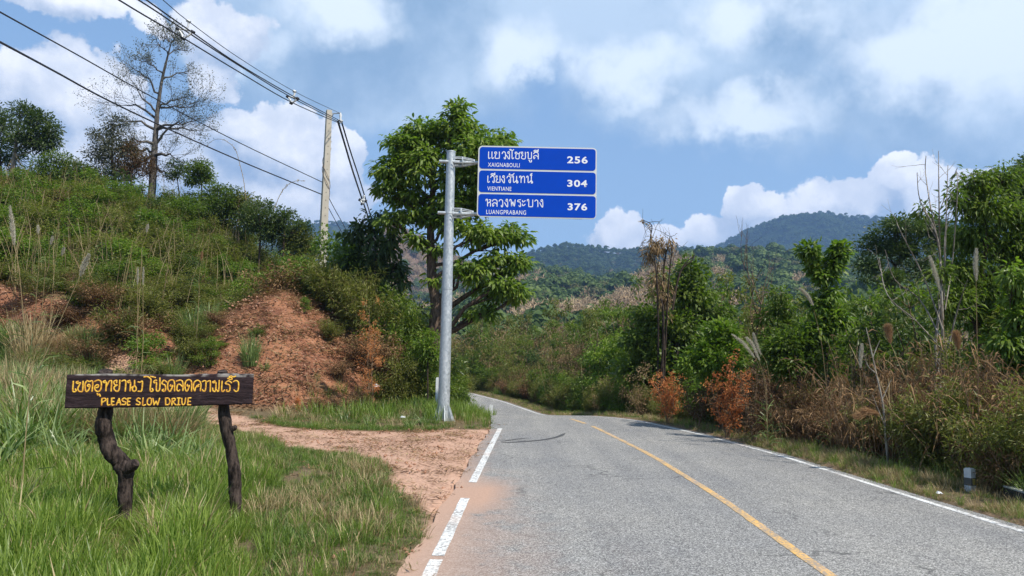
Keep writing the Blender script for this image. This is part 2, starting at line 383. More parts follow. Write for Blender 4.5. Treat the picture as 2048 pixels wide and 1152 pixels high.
def redmask(X, Y):
    r = mound(X, Y) > .15
    bank = ss(20.2, 21.2, Y + .8 * vn(X, Y, .3, 31)) * ss(26.2, 24.6, Y + 1.2 * vn(X, Y, .25, 32)) * (X < -9)
    bank = bank * ss(-.25, .05, vn(X, Y, .28, 33))
    return np.maximum(r * 1.0 * ss(31, 28, Y), bank)
# polar ground sheet
ang = np.concatenate([np.radians(np.arange(-180, -52, 4)), np.radians(np.arange(-52, 52, .34)), np.radians(np.arange(52, 180, 4))])
rad = np.concatenate([[.5, 1.5, 2.5, 3.3], 4 * np.exp(np.arange(0, 300) * .0165)])
rad = np.concatenate([rad, rad[-1] * np.exp(np.arange(1, 40) * .11)])
rad = rad[rad < 9000]
A_, R_ = np.meshgrid(ang, rad, indexing='xy'); gx = np.sin(A_) * R_; gy = np.cos(A_) * R_
far = ss(90, 260, R_)
gz = T(gx, gy) * (1 - far) + far * (-12)
na = len(ang); nr = len(rad)
i = np.arange(nr - 1)[:, None] * na; j = np.arange(na)[None]; j2 = (j + 1) % na
FF = np.stack([i + j, i + na + j, i + na + j2, i + j2], -1).reshape(-1, 4)
gm = MB(); VV = np.stack([gx, gy, gz], -1).reshape(-1, 3)
gm.add(VV, FF, 0, .5, True); gm.add(np.vstack([VV[:na], [0, 0, T(0, 0)]]), np.stack([np.arange(na), (np.arange(na) + 1) % na, np.full(na, na)], -1)[:, ::-1], 0)
m, q, b = mat('ground_earth'); p = geop(q)
dn = q.noise(p, 1.3, 6, .6); fn = q.noise(p, 14, 5, .65); vf = q.vor(p, 22)
dirtc = q.mix(dn, (.40, .235, .16), (.54, .35, .25)); dirtc = q.mix(q.m('MULTIPLY', q.ss(fn, .35, .7), .45), dirtc, (.30, .16, .10))
redc = q.mix(q.ss(dn, .35, .65), (.15, .062, .036), (.29, .132, .07)); redc = q.mix(q.ss(fn, .54, .72), redc, (.42, .28, .19)); redc = q.mix(q.ss(q.noise(p, 5, 4), .55, .75), redc, (.11, .05, .03))
soil = q.mix(q.noise(p, 2.2, 5, .6), (.07, .055, .03), (.17, .125, .07)); soil = q.mix(q.ss(fn, .5, .75), soil, (.28, .2, .12))
fargr = q.mix(q.noise(p, .08, 6, .65), (.03, .05, .018), (.10, .10, .04))
sp = q.add('ShaderNodeSeparateXYZ'); q.put(sp.inputs[0], p)
soil = q.mix(q.ss(sp.outputs[1], 60, 110), soil, fargr)
c = q.mix(attr(q, 'red'), soil, redc); c = q.mix(attr(q, 'dirt'), c, dirtc)
q.put(b.inputs['Base Color'], c); b.inputs['Roughness'].default_value = .95; b.inputs['Specular IOR Level'].default_value = .1
bump(q, b, q.m('ADD', fn, q.m('MULTIPLY', vf, .6)), .7, .03)
ground = gm.obj('ground', m); tag(ground, 'uneven red earth ground and grassy verges beside the road', kind='structure')
_gc = np.zeros(len(ground.data.vertices) * 3, np.float32); ground.data.vertices.foreach_get('co', _gc); _gc = _gc.reshape(-1, 3).astype(float); allx = _gc[:, 0]; ally = _gc[:, 1]
near = np.hypot(allx, ally) < 70
for nm, fn_ in (('dirt', dirtmask), ('red', redmask)):
    vals = np.zeros(len(allx)); vals[near] = fn_(allx[near], ally[near])
    a = ground.data.attributes.new(nm, 'FLOAT', 'POINT'); a.data.foreach_set('value', vals.astype(np.float32))

# ------------------------------------------------------------ road
m, q, b = mat('asphalt'); p = geop(q)
vc = q.vor(p, 105, 'Color'); sc_ = q.add('ShaderNodeSeparateColor'); q.put(sc_.inputs[0], vc)
vs = q.m('ADD', q.m('MULTIPLY', sc_.outputs[0], .65), q.m('MULTIPLY', q.noise(p, 160, 2, .5), .35))
agg = q.ramp(vs, [(0.12, (.05, .05, .05)), (.36, (.165, .162, .154)), (.6, (.285, .28, .265)), (.86, (.56, .55, .515))])
big = q.noise(p, .35, 5, .6)
agg = q.mix(1.0, agg, q.ramp(big, [(.3, (.84, .84, .86)), (.7, (1.10, 1.07, 1.03))]), 'MULTIPLY')
lane = q.noise(q.v('MULTIPLY', p, (1.6, .12, 1)), 1.0, 4, .6); agg = q.mix(1.0, agg, q.ramp(lane, [(.35, (.86, .86, .87)), (.62, (1.06, 1.05, 1.03))]), 'MULTIPLY')
pat = q.noise(p, 1.1, 5, .7); agg = q.mix(q.m('MULTIPLY', q.ss(pat, .60, .70), .35), agg, (.11, .108, .105))
ck = q.vor(q.v('ADD', p, q.scale(q.noise(p, 2, 4, color=True), .8)), .55, 'Distance', 'DISTANCE_TO_EDGE'); agg = q.mix(q.m('MULTIPLY', q.ss(ck, .012, .004), q.m('MULTIPLY', q.ss(q.noise(p, .5, 2), .52, .6), .6)), agg, (.06, .058, .055))
sp = q.add('ShaderNodeSeparateXYZ'); q.put(sp.inputs[0], p)
dust = q.m('MULTIPLY', attr(q, 'dust'), q.ss(q.m('ADD', q.noise(p, 2.2, 5, .65), q.m('MULTIPLY', attr(q, 'dust'), .35)), .42, .66))
c = q.mix(dust, agg, q.mix(fnz := q.noise(p, 30, 4, .6), (.36, .22, .15), (.55, .36, .26)))
q.put(b.inputs['Base Color'], c); b.inputs['Roughness'].default_value = .85; b.inputs['Specular IOR Level'].default_value = .25
bump(q, b, vs, .9, .010)
ASPH = m
ys = np.concatenate([np.arange(-40, 4, 4), np.arange(4, 40, .4), np.arange(40, 110, 1.5)])
nx = 15; tx = np.linspace(0, 1, nx)
YY, TX = np.meshgrid(ys, tx, indexing='ij'); XX = XL(YY) - .22 * (1 + .35 * vn(YY, YY * 0, 2.2, 40)) * (1 - TX) + (XR(YY) - XL(YY)) * TX + .16 * TX
ZZ = zr(YY) + .012 * 0
i = np.arange(len(ys) - 1)[:, None] * nx; j = np.arange(nx - 1)[None]
rf = np.stack([i + j, i + j + 1, i + nx + j + 1, i + nx + j], -1).reshape(-1, 4)
rm = MB(); rm.add(np.stack([XX, YY, ZZ], -1).reshape(-1, 3), rf, 0, .5, True)
# downturned edges give the asphalt its thickness
for side in (0, nx - 1):
    e = np.stack([XX[:, side], YY[:, side], ZZ[:, side]], -1); e2 = e - np.array([0, 0, .1]); k = len(e); ii = np.arange(k - 1)
    rm.add(np.vstack([e, e2]), np.stack([ii, ii + 1, ii + 1 + k, ii + k], -1))
road = rm.obj('road', ASPH); tag(road, 'grey coarse asphalt road curving away to the left', kind='structure')
Vr = np.array([v.co[:] for v in road.data.vertices]); dlr = Vr[:, 0] - XL(Vr[:, 1])
dlr = -dlr if dlr.mean() < 0 else dlr; du = ss(1.0, 0, dlr) * ss(13, 8, Vr[:, 1]) * .42 + ss(.22, -.15, dlr) * .5 * (Vr[:, 1] < 18) + 1.0 * np.exp(-((Vr[:, 1] - 9.2) / .9) ** 2) * ss(.6, .15, dlr) + .16 * ss(2.2, 0, dlr) * ss(9, 6, Vr[:, 1])
a = road.data.attributes.new('dust', 'FLOAT', 'POINT'); a.data.foreach_set('value', np.clip(du, 0, 1).astype(np.float32))

def paint_mat(name, col, wear):
    m, q, b = mat(name); p = geop(q); n = q.noise(p, 26, 5, .7); n2 = q.noise(p, 2.5, 3)
    c = q.mix(q.m('MULTIPLY', q.ss(q.m('ADD', n, q.m('MULTIPLY', n2, .25)), wear, wear + .12), .85), col, (.22, .2, .18))
    c = q.mix(q.m('MULTIPLY', q.ss(q.noise(p, 1.2, 4), .5, .7), .35), c, (.5, .36, .27))
    q.put(b.inputs['Base Color'], c); b.inputs['Roughness'].default_value = .7; return m
WHITE = paint_mat('paint_white', (.68, .67, .63), .585); YEL = paint_mat('paint_yellow', (.64, .37, .10), .553)
def stripe(name, Xf, y0, y1, w, material, step=.5, lift=.004, jag=.0):
    yy = np.arange(y0, y1 + step * .5, step); x = Xf(yy); xe = Xf(yy + .05); dx = xe - x; nrm = np.stack([np.full_like(dx, .05), -dx], -1); nrm /= np.linalg.norm(nrm, axis=1)[:, None]
    nn = 3; MBx = MB(); L = []
    for k in (-.5, .5): L.append(np.stack([x + nrm[:, 0] * w * k + jag * vn(yy, yy * 0 + k, 6, 50), yy + nrm[:, 1] * w * k, zr(yy) + lift], -1))
    Vv = np.vstack(L); K = len(yy); ii = np.arange(K - 1); MBx.add(Vv, np.stack([ii, ii + K, ii + K + 1, ii + 1], -1))
    # the sides of the thick paint film
    for k in (0, 1):
        e = L[k]; e2 = e - np.array([0, 0, lift - .0005]); MBx.add(np.vstack([e, e2]), np.stack([ii, ii + 1, ii + 1 + K, ii + K], -1))
    o = MBx.obj(name, material); tag(o, kind='structure'); return o
CLp = sorted([(G(a, b, 0)[1], G(a, b, 0)[0]) for a, b in ((1660, 1152), (1440, 995), (1300, 909), (1185, 852), (1133, 834.5))])
CLy = [-40, -10] + [c[0] for c in CLp] + [28, 34, 44, 53, 63, 74, 92]; CLx = [2.9, 2.75] + [c[1] for c in CLp] + [-.1, -1.2, -3.7, -6.6, -12.5, -22, -42]
XC = lambda y: np.interp(y, CLy, CLx)
def smoothf(fn_, w=1.6):
    return lambda y: (fn_(np.asarray(y, float) - w) + 2 * fn_(np.asarray(y, float)) + fn_(np.asarray(y, float) + w)) / 4
XCs = smoothf(XC, .8)
stripe('centre_line', XCs, -20, 19.2, .10, YEL, .25, jag=.008)
stripe('centre_line', XCs, 20.0, 21.6, .115, YEL, .2); 
stripe('edge_line', XL, G(945, 965)[1], G(1000, 857)[1] - .02, .105, WHITE, .25, jag=.004)
stripe('edge_line', XL, G(870, 1112)[1], G(935, 998)[1], .105, WHITE, .2, jag=.005)
stripe('edge_line', XL, -20, G(862, 1122)[1], .105, WHITE, .2, jag=.005)
XRs = lambda y: smoothf(XR, .5)(y) - .03
stripe('edge_line', XRs, -20, 60, .09, WHITE, .4, jag=.006)
# worn patch and tyre marks
dm = simple('tyre_rubber_mark', (.06, .058, .055), .8)
def trace_strip(name, pts, w, material, lift=.006):
    P = smooth_poly([G(a, b, 0) for a, b in pts], 6); P[:, 2] = zr(P[:, 1]) + lift
    T_ = np.gradient(P[:, :2], axis=0); T_ /= np.linalg.norm(T_, axis=1)[:, None]; N_ = np.stack([-T_[:, 1], T_[:, 0]], -1)
    ww = w * np.minimum(1, np.minimum(np.arange(len(P)), np.arange(len(P))[::-1]) / 3.0)
    a = P.copy(); b2 = P.copy(); a[:, :2] += N_ * ww[:, None] / 2; b2[:, :2] -= N_ * ww[:, None] / 2; k = len(P); ii = np.arange(k - 1)
    x = MB(); x.add(np.vstack([a, b2]), np.stack([ii, ii + k, ii + k + 1, ii + 1], -1)); o = x.obj(name, material); tag(o, kind='structure')
trace_strip('tyre_mark', [(998, 886), (1040, 884), (1085, 880), (1115, 874), (1132, 866)], .10, dm)
trace_strip('tyre_mark', [(1000, 884), (1030, 879), (1060, 876)], .06, dm)
pm = simple('worn_asphalt', (.42, .39, .36), .9, n=.5, nsc=60)

# ------------------------------------------------------------ hills and mountains
def ridge(name, sky_px, d0, d1, base_z, label, colA, colB, nz, seed, bare=None):
    """a hill whose crest stands at distance d1 and whose foot lies at d0; heights from the photo's skyline"""
    az_, hh = [], []
    for (px, py) in sky_px:
        d = ray(px, py); az_.append(math.atan2(d[0], d[1])); hh.append(CAMH + d[2] / math.hypot(d[0], d[1]) * d1)
    az_ = np.array(az_); hh = np.array(hh); U = np.linspace(az_[0] - .12, az_[-1] + .12, 220)
    H = np.interp(U, az_, hh); H = np.where(U < az_[0], np.interp(U, [az_[0] - .12, az_[0]], [base_z, hh[0]]), H); H = np.where(U > az_[-1], np.interp(U, [az_[-1], az_[-1] + .12], [hh[-1], base_z]), H)
    Vv = np.concatenate([np.linspace(0, 1, 46), np.linspace(1.03, 1.6, 10)])
    UU, VVv = np.meshgrid(U, Vv, indexing='ij'); HH = np.repeat(H[:, None], len(Vv), 1)
    rr = d0 + (d1 - d0) * VVv; X = np.sin(UU) * rr; Y = np.cos(UU) * rr
    sh = np.where(VVv <= 1, np.clip(VVv, 0, 1) ** 1.15, 1 - (VVv - 1) * 1.2)
    rib = vn(X, Y, 1 / (d1 * .11), seed, 4) * nz * np.sin(np.clip(VVv, 0, 1) * math.pi) ** .8
    Z = base_z + (HH - base_z) * sh + rib * (HH - base_z) * .5
    n2_ = len(Vv); i = np.arange(len(U) - 1)[:, None] * n2_; j = np.arange(n2_ - 1)[None]
    Fq = np.stack([i + j, i + n2_ + j, i + n2_ + j + 1, i + j + 1], -1).reshape(-1, 4)
    mb = MB(); mb.add(np.stack([X, Y, Z], -1).reshape(-1, 3), Fq, 0, .5, True)
    m, q, b = mat(name + '_soil'); p = geop(q); n = q.noise(p, 9.0 / d1, 7, .65)
    q.put(b.inputs['Base Color'], q.mix(q.ss(n, .38, .66), colA, colB)); b.inputs['Roughness'].default_value = 1; b.inputs['Specular IOR Level'].default_value = 0
    bump(q, b, q.noise(p, 60.0 / d1, 6, .7), 1.0, d1 * .004)
    o = mb.obj(name, m); tag(o, label, kind='structure')
    def surf(u, v):   # interpolate surface
        fi = (u - U[0]) / (U[1] - U[0]); i0 = np.clip(fi.astype(int), 0, len(U) - 2); a = fi - i0
        vi = np.interp(v, Vv, np.arange(n2_)); j0 = np.clip(vi.astype(int), 0, n2_ - 2); c_ = vi - j0
        out = 0
        for (di, wi) in ((0, 1 - a), (1, a)):
            for (dj, wj) in ((0, 1 - c_), (1, c_)):
                out = out + (wi * wj)[:, None] * np.stack([X[i0 + di, j0 + dj], Y[i0 + di, j0 + dj], Z[i0 + di, j0 + dj]], -1)
        return out
    return surf, (az_[0] - .08, az_[-1] + .08)
S_M3 = ridge('mountain', [(480, 462), (600, 450), (640, 446), (690, 450), (740, 474), (800, 505), (900, 540)], 1100, 2100, -12, 'distant blue mountain behind the concrete utility pole', (.03, .045, .02), (.07, .08, .03), .5, 61)
S_M4 = ridge('mountain', [(560, 590), (680, 528), (740, 478), (780, 458), (810, 468), (860, 500), (930, 530), (1010, 550), (1080, 575)], 420, 800, -12, 'pinkish brown burnt hillside behind the tall roadside tree', (.10, .07, .045), (.26, .16, .11), .5, 62)
S_M1 = ridge('mountain', [(880, 560), (960, 545), (1040, 520), (1100, 500), (1140, 493), (1180, 500), (1230, 507), (1290, 505), (1350, 502), (1430, 503), (1500, 520), (1620, 560)], 700, 1350, -12, 'teal green forested mountain below the sign and right of it', (.02, .04, .016), (.05, .075, .03), .8, 63)
S_M2 = ridge('mountain', [(1340, 530), (1380, 514), (1430, 502), (1480, 476), (1520, 460), (1570, 441), (1640, 430), (1700, 435), (1760, 441), (1830, 446), (1950, 455), (2120, 480)], 1100, 2100, -12, 'high dark blue forested mountain at the right', (.02, .035, .016), (.045, .065, .025), .8, 64)  # soil darkened as well, standing in for cloud shade on this mountain
S_H = ridge('hill', [(820, 640), (900, 612), (980, 585), (1050, 558), (1100, 566), (1180, 580), (1260, 582), (1330, 550), (1400, 530), (1500, 524), (1600, 528), (1720, 540), (1850, 555), (2000, 570), (2150, 600)], 120, 600, -9, 'wooded hillside with brown bamboo patches across the valley', (.10, .075, .045), (.30, .19, .12), .45, 65)

# ------------------------------------------------------------ instancing over points (for stuff that nobody could count)
def scatter(name, pts, rz, scl, protos, label, idx=None, tilt=0.0):
    n = len(pts); me = bpy.data.meshes.new(name); me.vertices.add(n); me.vertices.foreach_set('co', np.asarray(pts, np.float32).ravel())
    rot = np.stack([rng.uniform(-tilt, tilt, n), rng.uniform(-tilt, tilt, n), rz], -1)
    a = me.attributes.new('rot', 'FLOAT_VECTOR', 'POINT'); a.data.foreach_set('vector', rot.astype(np.float32).ravel())
    a = me.attributes.new('scl', 'FLOAT_VECTOR', 'POINT'); s3 = scl if scl.ndim == 2 else np.repeat(scl[:, None], 3, 1); a.data.foreach_set('vector', s3.astype(np.float32).ravel())
    a = me.attributes.new('pick', 'INT', 'POINT'); a.data.foreach_set('value', (rng.integers(0, len(protos), n) if idx is None else idx).astype(np.int32))
    o = bpy.data.objects.new(name, me); COL.objects.link(o); tag(o, label, kind='stuff')
    c = bpy.data.collections.new(name + '_kinds')
    for k, pm_ in enumerate(protos):
        po = bpy.data.objects.new('%s_%02d' % (name, k), pm_); c.objects.link(po)
    g = bpy.data.node_groups.new(name, 'GeometryNodeTree')
    g.interface.new_socket('Geometry', in_out='INPUT', socket_type='NodeSocketGeometry'); g.interface.new_socket('Geometry', in_out='OUTPUT', socket_type='NodeSocketGeometry')
    N = g.nodes; L = g.links; gi = N.new('NodeGroupInput'); go = N.new('NodeGroupOutput'); ci = N.new('GeometryNodeCollectionInfo'); ci.inputs['Collection'].default_value = c
    ci.inputs['Separate Children'].default_value = True; ci.inputs['Reset Children'].default_value = True
    ip = N.new('GeometryNodeInstanceOnPoints'); ip.inputs['Pick Instance'].default_value = True
    def na_(nm, ty):
        x = N.new('GeometryNodeInputNamedAttribute'); x.data_type = ty; x.inputs[0].default_value = nm; return x.outputs[0]
    L.new(gi.outputs[0], ip.inputs['Points']); L.new(ci.outputs[0], ip.inputs['Instance']); L.new(na_('pick', 'INT'), ip.inputs['Instance Index'])
    e2r = N.new('FunctionNodeEulerToRotation'); L.new(na_('rot', 'FLOAT_VECTOR'), e2r.inputs[0]); L.new(e2r.outputs[0], ip.inputs['Rotation'])
    L.new(na_('scl', 'FLOAT_VECTOR'), ip.inputs['Scale']); L.new(ip.outputs[0], go.inputs[0])
    mo = o.modifiers.new('scatter', 'NODES'); mo.node_group = g; return o

# ------------------------------------------------------------ plant building
def crown(mb, blobs, tufts, tr, per, L, Wd, mi=0, droop=.3, six=False, shell=.55, up=.7, tintj=.35, flat=1.0):
    """tufts of leaves inside ellipsoid blobs; returns tuft centres"""
    vol = np.array([b_[1][0] * b_[1][1] * b_[1][2] for b_ in blobs]) ** .62; cnt = np.maximum(2, (tufts * vol / vol.sum()).astype(int)); C = []; own = []
    for k, (c_, r3) in enumerate(blobs):
        n = cnt[k]; d = rdir(n); d[:, 2] = np.where((d[:, 2] < -.2) & (rng.random(n) < .6), -d[:, 2], d[:, 2])
        rr = shell + (1 - shell) * rng.random(n) ** .6; rr = np.where(rng.random(n) < .22, rng.random(n) * shell, rr)
        C.append(np.asarray(c_) + d * rr[:, None] * np.asarray(r3)); own += [k] * n
    C = np.concatenate(C); own = np.array(own); n = len(C)
    tv = rng.random(n)
    TR = tr * rng.uniform(.6, 1.3, n)
    P = np.repeat(C, per, 0); cd = rdir(n * per); cd[:, 2] *= flat
    P = P + cd * (np.repeat(TR, per) * rng.random(n * per) ** .5)[:, None]
    bc = np.array([b_[0] for b_ in blobs])[own]; out = unit(np.repeat(C - bc, per, 0))
    D = unit(cd * .9 + out * .35 + rng.normal(size=(n * per, 3)) * .35 + np.array([0, 0, -droop]))
    N_ = unit(np.array([0, 0, up]) + rng.normal(size=(n * per, 3)) * .45 + cd * .3)
    Ls = L * rng.uniform(.6, 1.25, n * per)
    tint = np.clip(np.repeat(tv, per) * (1 - tintj) + rng.random(n * per) * tintj, 0, 1)
    mb.leaves(P, D, N_, Ls, Ls * Wd / L, mi, tint, six=six, droop=droop * .35)
    return C, own
def limb(a, b, r0_, r1_, mb, sides=5, sag=.12, k=5, jitter=.06, mi=0):
    a = np.asarray(a, float); b = np.asarray(b, float); Ld = np.linalg.norm(b - a); q = np.linspace(0, 1, k)[:, None]
    P = a + (b - a) * q; P[:, 2] += np.sin(q[:, 0] * math.pi) * Ld * sag * rng.uniform(-.3, 1)
    P[1:-1] += rng.normal(size=(k - 2, 3)) * Ld * jitter
    mb.tube(P, np.linspace(r0_, r1_, k), sides, mi, cap=False); return P
def twigs(mb, a, dirn, length, r, depth, mi=0, tips=None, spread=.6, kids=3, upb=.15, sides=3):
    """recursive bare branching"""
    k = 4; P = [np.asarray(a, float)]; d = unit(np.asarray(dirn, float))
    for s_ in range(k):
        d = unit(d + rng.normal(size=3) * .13 + np.array([0, 0, upb * .35])); P.append(P[-1] + d * length / k)
    mb.tube(P, np.linspace(r, r * .5, k + 1), sides if r > .012 else 3, mi, cap=False)
    if depth <= 0:
        if tips is not None: tips.append((P[-1], d)); tips.append((P[-2], d))
        return
    for c_ in range(kids):
        s_ = rng.integers(2, k + 1) if c_ else k
        dd = unit(d + rdir(1)[0] * spread + np.array([0, 0, upb]))
        twigs(mb, P[s_], dd, length * rng.uniform(.55, .82), r * .52, depth - 1, mi, tips, spread, kids, upb, sides)

def tree(name, label, group, px_trunk, Y, r0_, blobs_px, leafm, tufts=150, tr=.45, per=40, L=.16, Wd=.06, droop=.3, barkm=None, six=False, depthk=.8, shell=.55, flat=1.0, cat='tree', base_z=None, extra=None, up=.7, twig=1.0, r1_=None):
    """a tree traced from the photo: trunk and crown lobes given in photo pixels at distance Y, lobes as deep as they are wide"""
    p0 = at(px_trunk[0][0], px_trunk[0][1], Y); bz = float(T(p0[0], Y)) if base_z is None else base_z
    base = np.array([p0[0], Y, bz - .05]); tp = [base - base]
    ppm = Y / FPX
    for (a, b_) in px_trunk[1:] if at(*px_trunk[0], Y)[2] <= bz + .3 else px_trunk:
        w_ = at(a, b_, Y)
        if w_[2] > bz + .1: tp.append(w_ - base + np.array([0, rng.uniform(-.25, .25), 0]))
    tp = smooth_poly(tp, 4) if len(tp) > 2 else np.array(tp)
    root = empty(name, base, label, cat, group)
    tm = MB(); rr = np.linspace(r0_, (r1_ or r0_ * .35), len(tp)); tm.tube(tp, rr, 9, 0, jit=.08)
    blobs = []
    for bb in blobs_px:
        cx, cy, rx, ry = bb[:4]; dy = bb[4] if len(bb) > 4 else rng.uniform(-.5, .5) * rx * ppm
        c_ = at(cx, cy, Y + dy) - base; blobs.append((c_, (rx * ppm, rx * ppm * depthk, ry * ppm)))
    cm = MB(); C, own = crown(cm, blobs, tufts, tr, per, L, Wd, 0, droop, six, shell, up, flat=flat)
    for k, (c_, r3) in enumerate(blobs):
        zt = c_[2] - r3[2] * .4 - np.hypot(*(c_[:2] - tp[-1][:2])) * .5
        jn = int(np.argmin(np.abs(tp[:, 2] - zt) + (tp[:, 2] > c_[2]) * 3)); jn = max(jn, len(tp) // 4)
        Pl = limb(tp[jn], c_, rr[jn] * .5, rr[jn] * .16, tm, 5, .1)
        mine = C[own == k]; step = max(1, int(len(mine) / (10 * twig)))
        for cc in mine[::step]:
            limb(Pl[rng.integers(2, 5)], cc, rr[jn] * .14 + .004, .006, tm, 3, .06, 4, .05)
    if extra: extra(root, base, tp, tm, cm)
    tm.obj('trunk', barkm or BK, root); cm.obj('crown', F[leafm] if isinstance(leafm, str) else leafm, root); return root

# bush prototypes, about 3 m tall
def bush_mesh(kind, seed):
    global rng
    keep = rng; rng = np.random.default_rng(seed); mb = MB(); mats = []
    if kind in ('green', 'bright', 'dark', 'olive', 'rust', 'tan'):
        L, Wd, per, tf, tr = dict(green=(.15, .065, 34, 90, .28), bright=(.13, .065, 36, 90, .26), dark=(.17, .06, 30, 95, .28), olive=(.12, .035, 40, 100, .26), rust=(.10, .04, 36, 80, .22), tan=(.09, .035, 30, 80, .25))[kind]
        nb = rng.integers(5, 9); blobs = []
        for k in range(nb):
            a = rng.uniform(0, 6.28); r = rng.uniform(.2, .8); z = rng.uniform(.9, 2.5); w = rng.uniform(.4, .75)
            if kind == 'rust': r *= .45; w *= .75
            blobs.append((np.array([math.cos(a) * r, math.sin(a) * r, z]), (w, w, w * rng.uniform(.7, 1.1))))
        blobs.append((np.array([0, 0, 2.5]), (.35, .35, .5))); blobs.append((np.array([0, 0, .6]), (.8, .8, .5)))
        C, own = crown(mb, blobs, tf, tr, per, L, Wd, 0, .3, shell=.5)
        for k in range(12):
            a = rng.uniform(0, 6.28); c_ = C[rng.integers(len(C))]; limb((math.cos(a) * .12, math.sin(a) * .12, -.1), c_, .025, .008, mb, 4, .05, 6, .04, mi=1)
        mats = [F[kind], STEM if kind in ('olive', 'tan') else BK]
    elif kind in ('slim', 'slimolive'):
        h = 3.0; blobs = []
        for s_ in range(3):
            a = rng.uniform(0, 6.28); top = np.array([math.cos(a) * rng.uniform(.15, .7), math.sin(a) * rng.uniform(.15, .7), h * rng.uniform(.8, 1)]); P = smooth_poly([(math.cos(a) * .08, math.sin(a) * .08, -.1), top * (.45, .45, .5) + rng.normal(size=3) * .06, top], 4)
            mb.tube(P, np.linspace(.022, .006, len(P)), 4, 1, cap=False)
            for k in range(6):
                j = rng.integers(len(P) // 3, len(P)); e = P[j] + rdir(1)[0] * (.45, .45, .15) + (0, 0, .12); mb.tube([P[j], (P[j] + e) / 2 + (0, 0, .03), e], [.008, .006, .003], 3, 1, cap=False)
                w_ = rng.uniform(.12, .26); blobs.append((e, (w_, w_, w_ * .6)))
        crown(mb, blobs, 75, .13, 22, .10, .042, 0, .35, shell=.3)
        mats = [F['green' if kind == 'slim' else 'olive'], STEM]
    elif kind in ('fine', 'finedry'):
        for k in range(46):
            a = rng.uniform(0, 6.28); lean = rng.uniform(.1, 1.0); h = rng.uniform(1.5, 3.2); q = np.linspace(0, 1, 8)
            P = np.stack([math.cos(a) * (.1 + lean * h * .5 * q ** 1.7), math.sin(a) * (.1 + lean * h * .5 * q ** 1.7), h * (q - .28 * lean * q ** 3)], -1) + rng.normal(size=(8, 3)) * .02
            mb.tube(P, np.linspace(.011, .003, 8), 3, 1, cap=False)
            n = 70; s_ = rng.uniform(.25, 1, n) ** .8; idx = s_ * 7; i0 = np.minimum(idx.astype(int), 6); fr = (idx - i0)[:, None]; B = P[i0] * (1 - fr) + P[i0 + 1] * fr
            d = rdir(n); off = d * rng.uniform(0, .22, n)[:, None]; D = unit(d + np.array([0, 0, -.25]) + np.array([math.cos(a), math.sin(a), 0]) * .4)
            mb.leaves(B + off, D, unit(rdir(n) * .6 + np.array([0, 0, 1])), rng.uniform(.13, .26, n), rng.uniform(.028, .048, n), 0, np.clip(rng.random() * .5 + rng.random(n) * .5, 0, 1))
        mats = [F['olive'] if kind == 'fine' else F['dry'], STEM]
    elif kind == 'brush':   # dry brown tangle
        for k in range(150):
            a = rng.uniform(0, 6.28); r = rng.uniform(0, .8); h = rng.uniform(.8, 2.6); la = rng.uniform(0, 6.28); ln = rng.uniform(.1, 1.1); q = np.linspace(0, 1, 6)
            P = np.stack([math.cos(a) * r + math.cos(la) * ln * q ** 1.6 * h * .5, math.sin(a) * r + math.sin(la) * ln * q ** 1.6 * h * .5, h * (q - .3 * ln * q ** 3)], -1) + rng.normal(size=(6, 3)) * .03
            mb.tube(P, np.linspace(.008, .003, 6), 3, 1, cap=False, tint=rng.random())
            n = 26; i0 = rng.integers(1, 6, n); d = rdir(n); d[:, 2] -= .5
            mb.leaves(P[i0] + rdir(n) * .1, unit(d), rdir(n), rng.uniform(.10, .32, n), rng.uniform(.012, .03, n), 0, np.clip(rng.random() * .6 + rng.random(n) * .4, 0, 1), droop=.4)
        mats = [F['dry'], STEM]
    elif kind == 'grassclump':
        blades(mb, 260, .45, 1.5, .034, 1.0, 5); mats = [F['reed']]
    elif kind == 'strawclump':
        blades(mb, 260, .4, 1.4, .022, .9, 5); mats = [F['straw']]
    me = mb.mesh(kind + '_bush', mats); rng = keep; return me
